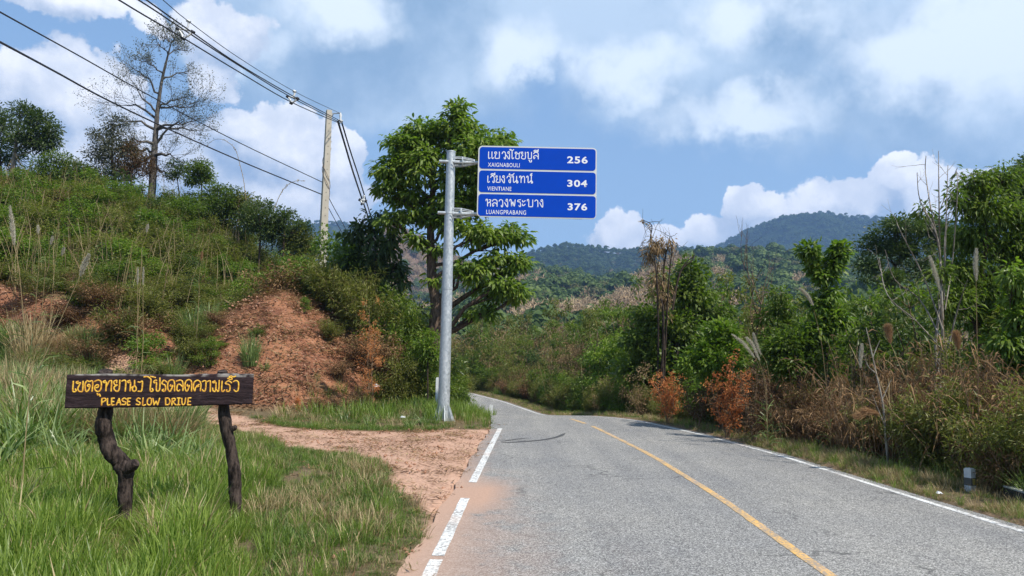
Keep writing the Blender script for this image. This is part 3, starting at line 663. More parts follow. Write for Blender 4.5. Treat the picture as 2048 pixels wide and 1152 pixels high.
def blades(mb, n, rad_, h, w, bend, seg=4, mi=0, hmin=.45, upright=0.0, tintbase=None):
    a = rng.uniform(0, 6.283, n); r = rad_ * np.sqrt(rng.random(n)); hh = h * rng.uniform(hmin, 1, n); ba = a + rng.normal(size=n) * .9; bd = bend * rng.uniform(.15, 1, n) * (1 - upright)
    q = np.linspace(0, 1, seg + 1); base = np.stack([np.cos(a) * r, np.sin(a) * r, np.zeros(n)], -1)
    hor = np.stack([np.cos(ba), np.sin(ba), np.zeros(n)], -1); th = q[None] * bd[:, None] * 1.5 + .08
    # integrate along the arc
    ds = hh[:, None] / seg; zz = np.concatenate([np.zeros((n, 1)), np.cumsum(np.cos(th[:, 1:]) * ds, 1)], 1); xx = np.concatenate([np.zeros((n, 1)), np.cumsum(np.sin(th[:, 1:]) * ds, 1)], 1)
    C = base[:, None] + hor[:, None] * xx[..., None] + np.array([0, 0, 1.0]) * zz[..., None]
    tw = ba + math.pi / 2 + rng.normal(size=n) * .5; S = np.stack([np.cos(tw), np.sin(tw), np.zeros(n)], -1)
    ww = w * rng.uniform(.6, 1.2, n)[:, None] * np.clip(np.array([.7, 1, .95, .8, .6, .4, .3][:seg] + [.06]), 0, 1)[None]
    Lft = C - S[:, None] * ww[..., None] / 2; Rgt = C + S[:, None] * ww[..., None] / 2
    V = np.stack([Lft, Rgt], 2).reshape(n, -1, 3); k = (seg + 1) * 2; b_ = np.arange(n)[:, None, None] * k; s_ = np.arange(seg)[None, :, None] * 2
    Fq = (b_ + s_ + np.array([0, 1, 3, 2])[None, None]).reshape(-1, 4)
    tint = rng.random(n) if tintbase is None else np.clip(tintbase + rng.normal(size=n) * .2, 0, 1)
    tn = np.clip(np.repeat(tint[:, None], seg, 1) + np.linspace(-.12, .15, seg)[None], 0, 1).ravel()
    mb.add(V.reshape(-1, 3), Fq, mi, tn)

# far tree prototypes
def far_tree(seed, mkey, h=9, w=4.0, n=260, spiky=False):
    global rng
    keep = rng; rng = np.random.default_rng(seed); mb = MB()
    if spiky:
        for k in range(44):
            a = rng.uniform(0, 6.28); r = rng.uniform(0, w * .7); hh = h * rng.uniform(.45, 1.1); P = np.array([[math.cos(a) * r * .5, math.sin(a) * r * .5, 0], [math.cos(a) * r, math.sin(a) * r, hh * .7], [math.cos(a) * r * 1.5, math.sin(a) * r * 1.5, hh]])
            mb.tube(P, [.07, .05, .02], 3, 1, cap=False)
            m_ = 12; d = rdir(m_); mb.leaves(P[1] + (P[2] - P[1]) * rng.random((m_, 1)) + d * .6, unit(d + np.array([0, 0, .3])), rdir(m_), rng.uniform(.8, 1.7, m_), rng.uniform(.2, .45, m_), 0)
    else:
        blobs = [(np.array([rng.normal() * w * .22, rng.normal() * w * .22, h * rng.uniform(.5, .8)]), (w * rng.uniform(.3, .5),) * 2 + (h * rng.uniform(.13, .24),)) for _ in range(6)]
        blobs.append((np.array([0, 0, h * .85]), (w * .3, w * .3, h * .15)))
        for c_, r3 in blobs:
            k_ = 44; d = rdir(k_); d[:, 2] = np.abs(d[:, 2]) * 1.1 - .25; d = unit(d); P = c_ + d * np.asarray(r3) * rng.uniform(.8, 1.08, (k_, 1)); N_ = unit(d / np.asarray(r3) * r3[0] + rdir(k_) * .35)
            D_ = unit(np.cross(N_, rdir(k_))); sz = rng.uniform(.8, 1.5, k_) * w / 6.5; mb.leaves(P - D_ * sz[:, None] * .5, D_, N_, sz, sz * .8, 0, np.clip(rng.random() * .6 + rng.random(k_) * .4, 0, 1), fold=0)
        mb.tube([(0, 0, -1), (.1, 0, h * .3), (0, 0, h * .75)], [.22, .16, .08], 5, 1, cap=False)
    me = mb.mesh('far_tree', [F[mkey], BKP if spiky else BK]); rng = keep; return me
FT = [far_tree(1, 'hill', 10, 6.5), far_tree(2, 'hill', 12, 7.5), far_tree(3, 'hill', 8, 7), far_tree(4, 'farolive', 9, 6.5), far_tree(5, 'farolive', 8, 5), far_tree(6, 'fartan', 8, 5, spiky=True), far_tree(7, 'fartan', 6.5, 5, spiky=True)]
FTM = [far_tree(1, 'far', 10, 6.5), far_tree(2, 'far', 12, 7.5), far_tree(3, 'far', 8, 7)] + FT[3:]  # same tree shapes in darker leaves, with the cloud shade in their colour
def cover(surfd, n, name, label, w, s0, s1, vmin=.02, tanz=None, crest=0):
    surf, (a0, a1) = surfd; u = rng.uniform(a0, a1, n); v = vmin + (1.0 - vmin) * rng.random(n) ** .8
    if crest: uc = rng.uniform(a0, a1, crest); u = np.concatenate([u, uc]); v = np.concatenate([v, rng.uniform(.97, 1.01, crest)]); n = len(u)
    P = surf(u, v); P[:, 2] -= .5; pick = rng.choice(len(w), n, p=np.array(w) / sum(w))
    if tanz is not None:
        msk = tanz(P); pick = np.where(msk & (rng.random(n) < .96), rng.integers(5, 7, n), pick)
    sc_ = rng.uniform(s0, s1, n); return scatter(name, P, rng.uniform(0, 6.28, n), sc_, FTM if 'mountain' in label else FT, label, pick)
tz = lambda P: vn(P[:, 0], P[:, 1], 1 / 48., 71, 3) > .17
cover(S_H, 8000, 'forest', 'mixed green and brown woodland covering the hillside across the valley', [4, 3, 4, 3, 2, .35, .35], .75, 1.5, tanz=tz, crest=200)
cover(S_M1, 11000, 'forest', 'hazy forest on the teal mountain', [4, 4, 4, .5, .3, 0.01, 0.01], .6, 1.15, crest=450)
cover(S_M2, 12000, 'forest', 'hazy forest on the high blue mountain', [4, 4, 4, .1, .1, 0.01, 0.01], .8, 1.5, crest=550)
cover(S_M3, 2500, 'forest', 'hazy forest on the blue mountain behind the utility pole', [4, 4, 4, 1, 1, .01, .01], .9, 1.5, crest=160)
cover(S_M4, 3000, 'forest', 'scattered dry trees on the pinkish hillside', [.5, .4, .6, 1.2, 1.5, 3, 4], .6, 1.2, crest=120)
# ------------------------------------------------------------ signs and posts
def galv(name):
    m, q, b = mat(name); oc = objc(q); n = q.vor(q.v('MULTIPLY', oc, (1, 1, .6)), 28, 'Color'); s_ = q.add('ShaderNodeSeparateColor'); q.put(s_.inputs[0], n)
    c = q.mix(q.m('ADD', q.m('MULTIPLY', s_.outputs[0], .5), q.m('MULTIPLY', q.noise(oc, 3, 4), .5)), (.34, .37, .38), (.60, .62, .62))
    q.put(b.inputs['Base Color'], c); b.inputs['Metallic'].default_value = .55; q.put(b.inputs['Roughness'], q.m('ADD', .38, q.m('MULTIPLY', s_.outputs[0], .2))); return m
GALV = galv('galvanised_steel')
def rrect(w, h, r, n=5):
    P = []
    for cx, cz, a0 in ((w / 2 - r, h / 2 - r, 0), (-w / 2 + r, h / 2 - r, 90), (-w / 2 + r, -h / 2 + r, 180), (w / 2 - r, -h / 2 + r, 270)):
        for k in range(n + 1): a = math.radians(a0 + 90 * k / n); P.append((cx + r * math.cos(a), cz + r * math.sin(a)))
    return np.array(P)
def plate(mb, P2, y0, y1, off=(0, 0), mi=0):
    n = len(P2); A = np.stack([P2[:, 0] + off[0], np.full(n, y0), P2[:, 1] + off[1]], -1); B = A.copy(); B[:, 1] = y1
    c = P2.mean(0); Cc = np.array([[c[0] + off[0], y0, c[1] + off[1]]]); ii = np.arange(n); jj = (ii + 1) % n
    mb.add(np.vstack([A, Cc]), np.stack([ii, jj, np.full(n, n)], -1), mi); Cc = Cc.copy(); Cc[0, 1] = y1
    mb.add(np.vstack([B, Cc]), np.stack([jj, ii, np.full(n, n)], -1), mi)
    mb.add(np.vstack([A, B]), np.stack([ii, ii + n, jj + n, jj], -1), mi)
def ribbon(mb, pts, w, y, taper=.0, sm=5, mi=0, dome=0.0):
    """a painted stroke in the local x-z plane, with round ends; dome lifts its spine towards the viewer (-y)"""
    P = smooth_poly(pts, sm) if len(pts) > 2 else np.array(pts, float); Tn = np.gradient(P, axis=0); Tn /= np.linalg.norm(Tn, axis=1)[:, None] + 1e-9; Nn = np.stack([-Tn[:, 1], Tn[:, 0]], -1)
    k = len(P); ww = np.full(k, w / 2)
    A = P + Nn * ww[:, None]; B = P - Nn * ww[:, None]; yy = np.full(k, y)
    y = y + rng.uniform(-.0002, .0002)
    V = np.vstack([np.stack([A[:, 0], yy * 0 + y, A[:, 1]], -1), np.stack([P[:, 0], yy * 0 + y - dome, P[:, 1]], -1), np.stack([B[:, 0], yy * 0 + y, B[:, 1]], -1)]); ii = np.arange(k - 1)
    mb.add(V, np.concatenate([np.stack([ii, ii + 1, ii + k + 1, ii + k], -1), np.stack([ii + k, ii + k + 1, ii + 2 * k + 1, ii + 2 * k], -1)]), mi, rng.random())
    for e, sg in ((0, -1), (k - 1, 1)):
        a0 = math.atan2(Nn[e, 1], Nn[e, 0]); arc = [a0 - sg * math.pi * q / 6 for q in range(7)]
        Q = [(P[e, 0], y - dome, P[e, 1])] + [(P[e, 0] + math.cos(a) * w / 2, y, P[e, 1] + math.sin(a) * w / 2) for a in arc]
        mb.add(Q, [(0, j, j + 1) if sg > 0 else (0, j + 1, j) for j in range(1, 7)], mi)
def font_mesh(text, x0, z0, x1, z1, y, bold, name, material, parent):
    c = bpy.data.curves.new('t', 'FONT'); c.body = text; c.size = 1; c.offset = bold; c.space_character = 1.12; c.resolution_u = 4
    o = bpy.data.objects.new('t', c); COL.objects.link(o); dg = bpy.context.evaluated_depsgraph_get(); me = bpy.data.meshes.new_from_object(o.evaluated_get(dg))
    V = np.array([v.co[:] for v in me.vertices]); mn = V.min(0); mx = V.max(0)
    V2 = np.stack([x0 + (V[:, 0] - mn[0]) / (mx[0] - mn[0]) * (x1 - x0), np.full(len(V), y), z0 + (V[:, 1] - mn[1]) / (mx[1] - mn[1]) * (z1 - z0)], -1)
    me.vertices.foreach_set('co', V2.astype(np.float32).ravel()); me.materials.clear(); me.materials.append(material); me.update()
    bpy.data.objects.remove(o); n = bpy.data.objects.new(name, me); return link(n, parent)

def direction_sign():
    Ys = 19.05; b0 = at(886.5, 845, Ys); base = np.array([b0[0], Ys, 0.0]); top = at(902, 305, Ys)[2]
    root = empty('direction_sign', base, 'tall galvanised road direction sign with three blue distance panels, beside the dirt track', 'road sign')
    mb = MB(); mb.tube([(0, 0, 0.02), (0, 0, top * .5), (0, 0, top * .83), (0, 0, top)], [.15, .135, .118, .112], 24); mb.obj('pole', GALV, root)
    mb = MB(); mb.tube([(0, 0, top), (0, 0, top + .03)], [.12, .118], 24); mb.obj('cap', GALV, root)
    for zz in (top * .77, top * .49): 
        mb = MB(); mb.tube([(0, 0, zz - .03), (0, 0, zz + .03)], [.132 if zz > 4 else .143] * 2, 24); mb.obj('weld_band', GALV, root)
    for k in range(8):
        a = math.radians(k * 45 + 12); ca, sa = math.cos(a), math.sin(a); mb = MB(); w = .008; tx_, ty_ = -sa * w, ca * w; P = [(.13, .5), (.30, .03), (.13, .03)]
        V = [(ca * r + s_ * tx_, sa * r + s_ * ty_, z) for s_ in (-1, 1) for r, z in P]
        mb.add(V, [(0, 1, 2), (5, 4, 3)]); mb.add(V, [(0, 3, 4, 1), (1, 4, 5, 2), (2, 5, 3, 0)]); mb.obj('gusset', GALV, root)
    mb = MB(); mb.tube([(0, 0, 0), (0, 0, .035)], [.34, .34], 24); mb.obj('base_plate', GALV, root)
    for k in range(8):
        a = math.radians(k * 45 + 34); mb = MB(); mb.tube([(math.cos(a) * .29, math.sin(a) * .29, .03), (math.cos(a) * .29, math.sin(a) * .29, .11)], .018, 6); mb.obj('anchor_bolt', GALV, root)
    # board frame: crop quad -> local x,z
    sc_ = Ys * 1.0 / FPX; Q = [(955, 289), (1197, 293), (1193.5, 441.5), (951, 437)]
    yb = Ys - .16; W3 = [at(a, b, yb) - base for a, b in Q]; cx = sum(w[0] for w in W3) / 4; cz = sum(w[2] for w in W3) / 4
    Wd = 3.05; Hh = 1.86
    quad = [(555, 105), (1975, 122), (1950, 1012), (535, 985)]
    def m2(x, y):
        v = (y - 105) / 900; u = .5
        for _ in range(4):
            yt = quad[0][1] + (quad[1][1] - quad[0][1]) * u; yb_ = quad[3][1] + (quad[2][1] - quad[3][1]) * u; v = (y - yt) / (yb_ - yt)
            xl = quad[0][0] + (quad[3][0] - quad[0][0]) * v; xr = quad[1][0] + (quad[2][0] - quad[1][0]) * v; u = (x - xl) / (xr - xl)
        return (u - .5) * Wd, (.5 - v) * Hh
    bp = bpy.data.objects.new('board', None)
    border = simple('sign_white', (.62, .62, .58), .5, n=.06, nsc=3); blue = simple('sign_blue', (.0, .052, .43), .65, n=.12, nsc=2.5); blue.node_tree.nodes['Principled BSDF'].inputs['Specular IOR Level'].default_value = .1
    wht = simple('sign_letter_white', (.78, .78, .78), .5)
    mb = MB(); plate(mb, rrect(Wd, Hh, .11), -.020, .0); bo = mb.obj('board', border, root, (cx, -.16, cz))
    for zz in (-.72, -.36, 0, .36, .72):
        mb = MB(); mb.box((-Wd / 2 + .06, .001, zz - .025), (Wd / 2 - .06, .04, zz + .025)); mb.obj('stiffener', GALV, bo)
    rects = [((568, 122), (1958, 138), (1955, 410), (568, 390)), ((563, 415), (1953, 432), (1950, 702), (560, 684)), ((556, 708), (1948, 724), (1944, 996), (550, 974))]
    th = [[[(677, 183), (675, 255), (684, 266), (694, 256)], [(717, 183), (716, 255), (725, 266), (735, 256)],
           [(768, 206), (752, 206), (752, 186), (770, 186), (772, 204), (758, 226), (757, 262), (799, 262), (805, 250), (805, 183)],
           [(838, 205), (846, 186), (862, 181), (877, 197), (878, 262), (864, 266), (862, 250)], [(924, 200), (908, 200), (908, 184), (924, 184), (926, 262), (914, 264), (888, 222)],
           [(938, 162), (928, 152), (945, 152), (957, 168), (976, 152)], [(957, 168), (957, 256), (966, 266), (976, 256)],
           [(1012, 206), (996, 204), (996, 186), (1012, 186), (1014, 202), (1003, 226), (1003, 262), (1040, 262), (1042, 205), (1054, 184)], [(1020, 202), (1042, 206)],
           [(1086, 204), (1070, 204), (1068, 186), (1084, 184), (1078, 214), (1086, 226), (1074, 234), (1072, 262), (1114, 262), (1116, 184)],
           [(1136, 190), (1150, 186), (1150, 256), (1160, 264), (1180, 264), (1188, 254), (1190, 184)], [(1156, 283), (1168, 288), (1168, 304), (1188, 304), (1188, 283)],
           [(1216, 203), (1230, 186), (1258, 187), (1270, 206), (1270, 268)], [(1230, 250), (1220, 266), (1214, 240), (1230, 226), (1250, 226), (1268, 245)], [(1212, 174), (1226, 160), (1254, 160), (1270, 174), (1212, 174)], [(1270, 148), (1270, 174)]],
          [[(668, 482), (666, 552), (675, 562), (686, 552)], [(700, 502), (710, 486), (728, 482), (742, 498), (742, 558), (728, 562), (727, 546)], [(698, 470), (712, 456), (736, 456), (750, 470), (698, 470)], [(750, 444), (750, 470)],
           [(780, 502), (766, 502), (764, 484), (780, 484), (774, 512), (782, 524), (770, 532), (768, 558), (806, 560), (812, 550), (812, 484)], [(862, 500), (846, 500), (846, 484), (862, 484), (864, 560), (852, 562), (828, 520)],
           [(895, 505), (905, 486), (922, 484), (936, 500), (936, 560), (922, 560), (918, 535), (934, 528)], [(928, 452), (920, 464), (940, 470), (962, 466), (980, 450)],
           [(956, 498), (956, 484), (972, 486), (974, 560), (1012, 534)], [(1010, 484), (1010, 562), (1026, 560), (1018, 540)], [(1046, 500), (1046, 486), (1062, 486), (1062, 562)], [(1062, 524), (1076, 494), (1092, 484), (1104, 498), (1104, 564)],
           [(1132, 500), (1132, 486), (1147, 488), (1148, 562), (1184, 536)], [(1186, 486), (1185, 564), (1200, 562), (1192, 542)], [(1194, 448), (1176, 460), (1176, 474), (1192, 474), (1188, 460)]],
          [[(646, 790), (646, 774), (662, 776), (663, 854)], [(663, 822), (698, 796), (698, 778), (682, 776)], [(684, 806), (698, 818), (698, 856)], [(722, 794), (734, 776), (762, 776), (776, 794), (776, 858)], [(738, 842), (728, 858), (722, 832), (738, 816), (758, 816), (776, 836)],
           [(800, 794), (812, 776), (828, 776), (842, 792), (842, 858), (828, 860), (827, 844)], [(900, 792), (884, 792), (884, 775), (900, 775), (902, 856), (890, 856), (866, 812)], [(928, 792), (928, 776), (944, 778), (948, 856), (963, 800), (980, 856), (992, 776)],
           [(1056, 774), (1026, 780), (1022, 798), (1050, 806), (1056, 850), (1046, 860), (1036, 848)], [(1078, 784), (1080, 800), (1092, 800), (1110, 786)], [(1078, 828), (1080, 846), (1094, 846), (1110, 830)],
           [(1136, 790), (1136, 776), (1152, 776), (1152, 852), (1162, 860), (1190, 860), (1198, 850), (1200, 776)], [(1225, 792), (1236, 778), (1250, 780), (1260, 796), (1260, 860)], [(1316, 796), (1300, 796), (1300, 778), (1316, 778), (1318, 858), (1306, 858), (1282, 812)]]]
    lat = [('XAIGNABOULI', (668, 322, 1048, 368)), ('VIENTIANE', (660, 617, 948, 662)), ('LUANGPRABANG', (648, 907, 1120, 952))]
    num = [('256', (1615, 232, 1862, 318)), ('304', (1612, 528, 1852, 611)), ('376', (1612, 818, 1846, 903))]
    for k in range(3):
        cs = [m2(*p_) for p_ in rects[k]]; x0 = (cs[0][0] + cs[3][0]) / 2; x1 = (cs[1][0] + cs[2][0]) / 2; z1 = (cs[0][1] + cs[1][1]) / 2; z0 = (cs[2][1] + cs[3][1]) / 2
        mb = MB(); plate(mb, rrect(x1 - x0, z1 - z0, .075), -.026, -.021, ((x0 + x1) / 2, (z0 + z1) / 2)); pn = mb.obj('panel', blue, bo)
        tm = MB()
        for s_ in th[k]: ribbon(tm, [m2(*p_) for p_ in s_], .021, -.0275)
        tm.obj('thai_lettering', wht, pn)
        for (tx_, bb), nm, bold in ((lat[k], 'latin_lettering', .004), (num[k], 'distance_number', .026)):
            a = m2(bb[0], bb[3]); c = m2(bb[2], bb[1]); font_mesh(tx_, a[0], a[1], c[0], c[1], -.0275, bold, nm, wht, pn)
    for (yy, dx0) in ((327.5, 879), (430, 876)):
        A = at(dx0, yy, Ys - .02) - base; B = np.array([cx + Wd / 2 - .35, -.06, A[2]]); A[1] = -.06; A[2] += .05
        mb = MB(); mb.tube([A, B], .045, 16); arm = mb.obj('arm', GALV, root)
        z = A[2]; x1 = .55
        mb = MB(); mb.tube([(.30, -.06, z), (.33, -.06, z)], .13, 16); mb.obj('flange', GALV, arm); mb = MB(); mb.tube([(.60, -.06, z), (.63, -.06, z)], .075, 16); mb.obj('flange', GALV, arm)
        for k in range(8):
            a = math.radians(k * 45 + 22); ca, sa = math.cos(a), math.sin(a); mb = MB(); mb.tube([(.10, -.06 + ca * .13, z + sa * .13), (.32, -.06 + ca * .125, z + sa * .125), (.62, -.06 + ca * .06, z + sa * .06)], .011, 4); mb.obj('rib', GALV, arm)
direction_sign()

def wooden_sign():
    YL_, YR_ = 6.42, 7.0
    tl = at(134, 749, YL_); bl = at(134, 817, YL_); tr = at(508, 748, YR_); br = at(506, 808, YR_)
    base = np.array([(tl[0] + tr[0]) / 2, (YL_ + YR_) / 2, float(T(-3.1, 6.7))]); ex = (tr - tl); ex[2] = 0; Wd = np.linalg.norm(ex); ang_ = math.atan2(ex[1], ex[0])
    root = empty('wooden_sign', base, 'dark brown wooden sign with yellow carved lettering on two crooked log posts', 'sign', rz=ang_)
    ca, sa = math.cos(-ang_), math.sin(-ang_)
    def loc(p): d = np.asarray(p) - base; return np.array([d[0] * ca - d[1] * sa, d[0] * sa + d[1] * ca, d[2]])
    a, b_, c, d = loc(tl), loc(bl), loc(tr), loc(br)
    n = 40; u = np.linspace(0, 1, n); x = a[0] + (c[0] - a[0]) * u; zt = a[2] + (c[2] - a[2]) * u + .004 * vn(u * 30, u * 0, 1, 81, 3) + .004 * np.sin(u * 9); zb = b_[2] + (d[2] - b_[2]) * u + .004 * vn(u * 26, u * 0, 1, 82, 3) - .006 * np.sin(u * 3.1)
    rows = []; th_ = .045
    prof = [(0.0, .006), (.03, 0), (.5, 0), (.97, 0), (1.0, .006), (1.0, th_), (0, th_)]
    V = np.stack([np.stack([x, np.full(n, yy) , zb + (zt - zb) * f], -1) for f, yy in prof], 1); k = len(prof); i = np.arange(n - 1)[:, None] * k; j = np.arange(k)[None]; j2 = (j + 1) % k
    mb = MB(); mb.add(V.reshape(-1, 3), np.stack([i + j, i + k + j, i + k + j2, i + j2], -1).reshape(-1, 4))
    for e, fl in ((0, 1), (n - 1, 0)):
        Q = np.vstack([V[e], V[e].mean(0)]); F3 = np.array([(q_, (q_ + 1) % k, k) for q_ in range(k)]); mb.add(Q, F3[:, ::-1] if fl == 0 else F3)
    m, q, b = mat('painted_board'); oc = objc(q); st = q.v('MULTIPLY', oc, (1.6, 12, 16)); g = q.noise(q.v('ADD', st, q.scale(q.noise(oc, 3, 3, color=True), 1.2)), 2.2, 7, .7)
    c_ = q.mix(q.ss(g, .35, .7), (.013, .008, .009), (.045, .028, .030)); sp = q.add('ShaderNodeSeparateXYZ'); q.put(sp.inputs[0], oc)
    c_ = q.mix(q.m('MULTIPLY', q.ss(sp.outputs[2], a[2] - .012, a[2] - .001), q.ss(q.noise(oc, 9, 4), .4, .6)), c_, (.24, .22, .20))
    scr = q.noise(q.v('MULTIPLY', oc, (3, 1, 40)), 3.5, 3, .5, 1.2); c_ = q.mix(q.m('MULTIPLY', q.ss(scr, .69, .73), .5), c_, (.16, .13, .13))
    q.put(b.inputs['Base Color'], c_); b.inputs['Roughness'].default_value = .75; b.inputs['Specular IOR Level'].default_value = .12; bump(q, b, g, .9, .012)
    bo = mb.obj('board', m, root)
    quad = [(134, 749), (508, 748), (506, 808), (134, 817)]
    def m2(px, py):
        u = (px - 134) / 373.0; 
        # perspective-correct position along the board
        uu = u * YL_ / (YR_ - u * (YR_ - YL_))
        yt = quad[0][1] + (quad[1][1] - quad[0][1]) * u; yb_ = quad[3][1] + (quad[2][1] - quad[3][1]) * u; v = (py - yt) / (yb_ - yt)
        X = a[0] + (c[0] - a[0]) * uu; ztop = a[2] + (c[2] - a[2]) * uu; zbot = b_[2] + (d[2] - b_[2]) * uu; return X, ztop + (zbot - ztop) * v
    c1 = [[(340, 440), (345, 780), (400, 840), (470, 800), (440, 730)], [(520, 440), (455, 470), (500, 520), (600, 490), (610, 520), (535, 690), (560, 800), (650, 835), (720, 790), (710, 440)], [(830, 450), (795, 560), (830, 780), (890, 830), (960, 740), (985, 600), (940, 555), (890, 600), (930, 640)], [(860, 410), (950, 445), (1040, 415), (1085, 480), (1085, 820)],
          [(1160, 440), (1250, 395), (1340, 400), (1410, 480), (1420, 700), (1370, 800), (1290, 830), (1200, 770), (1170, 670), (1230, 580), (1310, 580), (1300, 660), (1230, 680)], [(1290, 910), (1320, 965), (1370, 930), (1410, 1010)], [(1560, 410), (1480, 450), (1530, 490), (1600, 480), (1608, 800)], [(1612, 650), (1700, 450), (1760, 410), (1805, 450), (1810, 810)]]
    c2 = [[(460, 490), (460, 400), (380, 420), (350, 480), (410, 580), (500, 575), (385, 650), (390, 750), (490, 820), (575, 750), (580, 400)], [(660, 430), (740, 395), (810, 450), (815, 810)], [(960, 400), (880, 440), (920, 490), (995, 480), (995, 800)], [(1145, 400), (1150, 590), (1085, 700), (1100, 790), (1160, 820), (1220, 780), (1220, 680), (1150, 590)], [(1000, 720), (1080, 640)],
          [(1280, 460), (1360, 470), (1430, 430), (1455, 500), (1440, 790), (1380, 820), (1310, 820)], [(1500, 265), (1640, 260), (1740, 330), (1770, 400), (1765, 770), (1820, 825), (1880, 780), (1830, 715)], [(1745, 245), (1930, 290)]]
    c3 = [[(450, 400), (400, 395), (345, 450), (380, 500), (450, 490), (460, 750), (515, 815), (580, 770), (590, 620), (570, 310)], [(840, 465), (730, 395), (660, 490), (690, 545), (790, 590), (815, 770), (750, 820), (685, 780), (740, 740)], [(1000, 570), (985, 610), (1040, 625), (1085, 600), (1010, 800), (950, 805), (895, 700), (890, 500), (960, 400), (1080, 390), (1140, 500), (1165, 800)],
          [(1210, 430), (1350, 390), (1440, 440), (1475, 600), (1480, 790)], [(1475, 660), (1340, 550), (1260, 590), (1250, 760), (1310, 810), (1355, 770)], [(1640, 560), (1630, 610), (1690, 625), (1720, 600), (1660, 790), (1600, 800), (1550, 650), (1560, 470), (1640, 380), (1740, 390), (1800, 500), (1810, 810)]]
    c4 = [[(255, 400), (190, 440), (255, 445), (165, 480), (150, 580), (105, 480), (115, 350), (190, 285), (265, 310), (305, 400), (300, 570)], [(340, 320), (400, 295), (440, 330), (435, 560), (380, 575), (355, 540)], [(480, 320), (530, 295), (560, 330), (570, 590)], [(680, 300), (620, 330), (655, 355), (710, 340), (712, 570), (650, 575), (630, 500)], [(712, 510), (795, 585), (800, 290)],
          [(880, 310), (880, 550), (920, 590), (960, 550)], [(1140, 350), (1050, 300), (970, 370), (1080, 410), (1105, 490), (1090, 580), (1020, 585), (1020, 545)], [(1030, 230), (1090, 262), (1150, 250), (1120, 205), (1060, 205), (1110, 165), (1180, 190), (1240, 170)], [(1190, 320), (1260, 290), (1330, 350), (1330, 550), (1270, 590), (1220, 550)]]
    c5 = [[(165, 120), (170, 245)], [(165, 120), (225, 115), (245, 150), (180, 190)], [(275, 120), (285, 240), (330, 240)], [(355, 115), (365, 240), (410, 240)], [(355, 115), (405, 112)], [(360, 175), (400, 178)], [(455, 240), (500, 120)], [(500, 120), (540, 240)], [(475, 195), (530, 195)], [(640, 130), (600, 110), (560, 140), (575, 170), (630, 190), (620, 235), (560, 235)],
          [(670, 115), (670, 240), (715, 240)], [(670, 115), (720, 112)], [(670, 175), (710, 178)], [(905, 125), (870, 110), (840, 145), (860, 170), (910, 200), (895, 240), (840, 230)], [(965, 110), (965, 245), (1020, 240)], [(1095, 110), (1060, 125), (1050, 200), (1075, 240), (1110, 240), (1130, 200), (1125, 130), (1095, 110)],
          [(1155, 120), (1185, 240)], [(1185, 240), (1220, 170)], [(1220, 170), (1255, 240)], [(1255, 240), (1285, 115)], [(1400, 110), (1410, 240)], [(1400, 112), (1460, 115), (1490, 180), (1465, 235), (1410, 240)], [(1530, 120), (1530, 245)], [(1530, 120), (1580, 118), (1585, 155), (1535, 180)], [(1545, 180), (1600, 240)],
          [(1658, 110), (1656, 240)], [(1630, 110), (1685, 110)], [(1630, 242), (1685, 242)], [(1715, 115), (1725, 210), (1750, 242), (1778, 210), (1790, 112)], [(1840, 110), (1835, 240)], [(1835, 240), (1895, 240)], [(1840, 108), (1890, 105)], [(1840, 175), (1885, 175)]]
    ym, qy, by = mat('yellow_lettering'); oc = objc(qy); qy.put(by.inputs['Base Color'], qy.mix(qy.ss(qy.noise(oc, 60, 4), .3, .7), (.55, .22, .015), (.86, .56, .05))); by.inputs['Roughness'].default_value = .5
    og = simple('ochre_groove', (.16, .045, .006), .7)
    for nm, sets, w in (('thai_lettering', ((c1, 130, 740, 19.2), (c2, 210, 740, 19.2), (c3, 290, 740, 19.2), (c4, 380, 740, 13.714)), .0098), ('latin_lettering', ((c5, 190, 785, 9.752),), .0095)):
        lm = MB()
        for strokes, ox, oy, s_ in sets:
            for st_ in strokes:
                P = [m2(ox + x_ / s_, oy + y_ / s_) for x_, y_ in st_]
                ribbon(lm, P, w * 1.55, -.0010, mi=1, sm=4); ribbon(lm, P, w, -.0016, mi=0, sm=4, dome=.0015)
        lm.obj(nm, [ym, og], bo)
    def post(pts, ws, Y0, y_off):
        P = []; 
        for (cx, cy) in pts:
            w = at(120 + cx / 3.2925, 730 + cy / 3.2925, Y0); P.append(loc(w))
        P = smooth_poly(P, 5); P[:, 1] = P[:, 1].mean() * 0 + y_off + .012 * np.sin(np.arange(len(P)) * .7); R = np.interp(np.arange(len(P)), np.linspace(0, len(P) - 1, len(ws)), np.array(ws) / 3.2925 * Y0 / FPX / 2)
        P = np.vstack([P, [P[-1][0], P[-1][1], -.25]]); R = np.append(R, R[-1]); mb = MB(); mb.tube(P, R, 14, jit=.10); return mb
    mb = post([(300, 40), (295, 120), (295, 290), (283, 400), (298, 480), (330, 570), (390, 650), (425, 720), (420, 850), (422, 960), (418, 1060)], [84, 84, 86, 98, 100, 98, 105, 112, 96, 88, 78, 76], 6.62, .125)
    s0 = loc(at(120 + 430 / 3.2925, 730 + 690 / 3.2925, 6.6)); mb.tube([s0 + (0, .1, 0), s0 + (.05, .06, .03), s0 + (.075, .04, .055)], [.055, .05, .038], 9, jit=.12); mb.obj('post', POSTW, root)
    mb = post([(1070, 40), (1073, 150), (1078, 270), (1092, 400), (1125, 550), (1150, 700), (1156, 850), (1162, 1000), (1160, 1100)], [62, 64, 66, 78, 74, 72, 80, 78, 62, 60], 7.0, .13)
    s0 = loc(at(120 + 1125 / 3.2925, 730 + 430 / 3.2925, 6.95)); mb.tube([s0 + (0, .09, 0), s0 + (.03, .06, .015), s0 + (.045, .05, .03)], [.03, .026, .018], 8, jit=.12); mb.obj('post', POSTW, root)
wooden_sign()

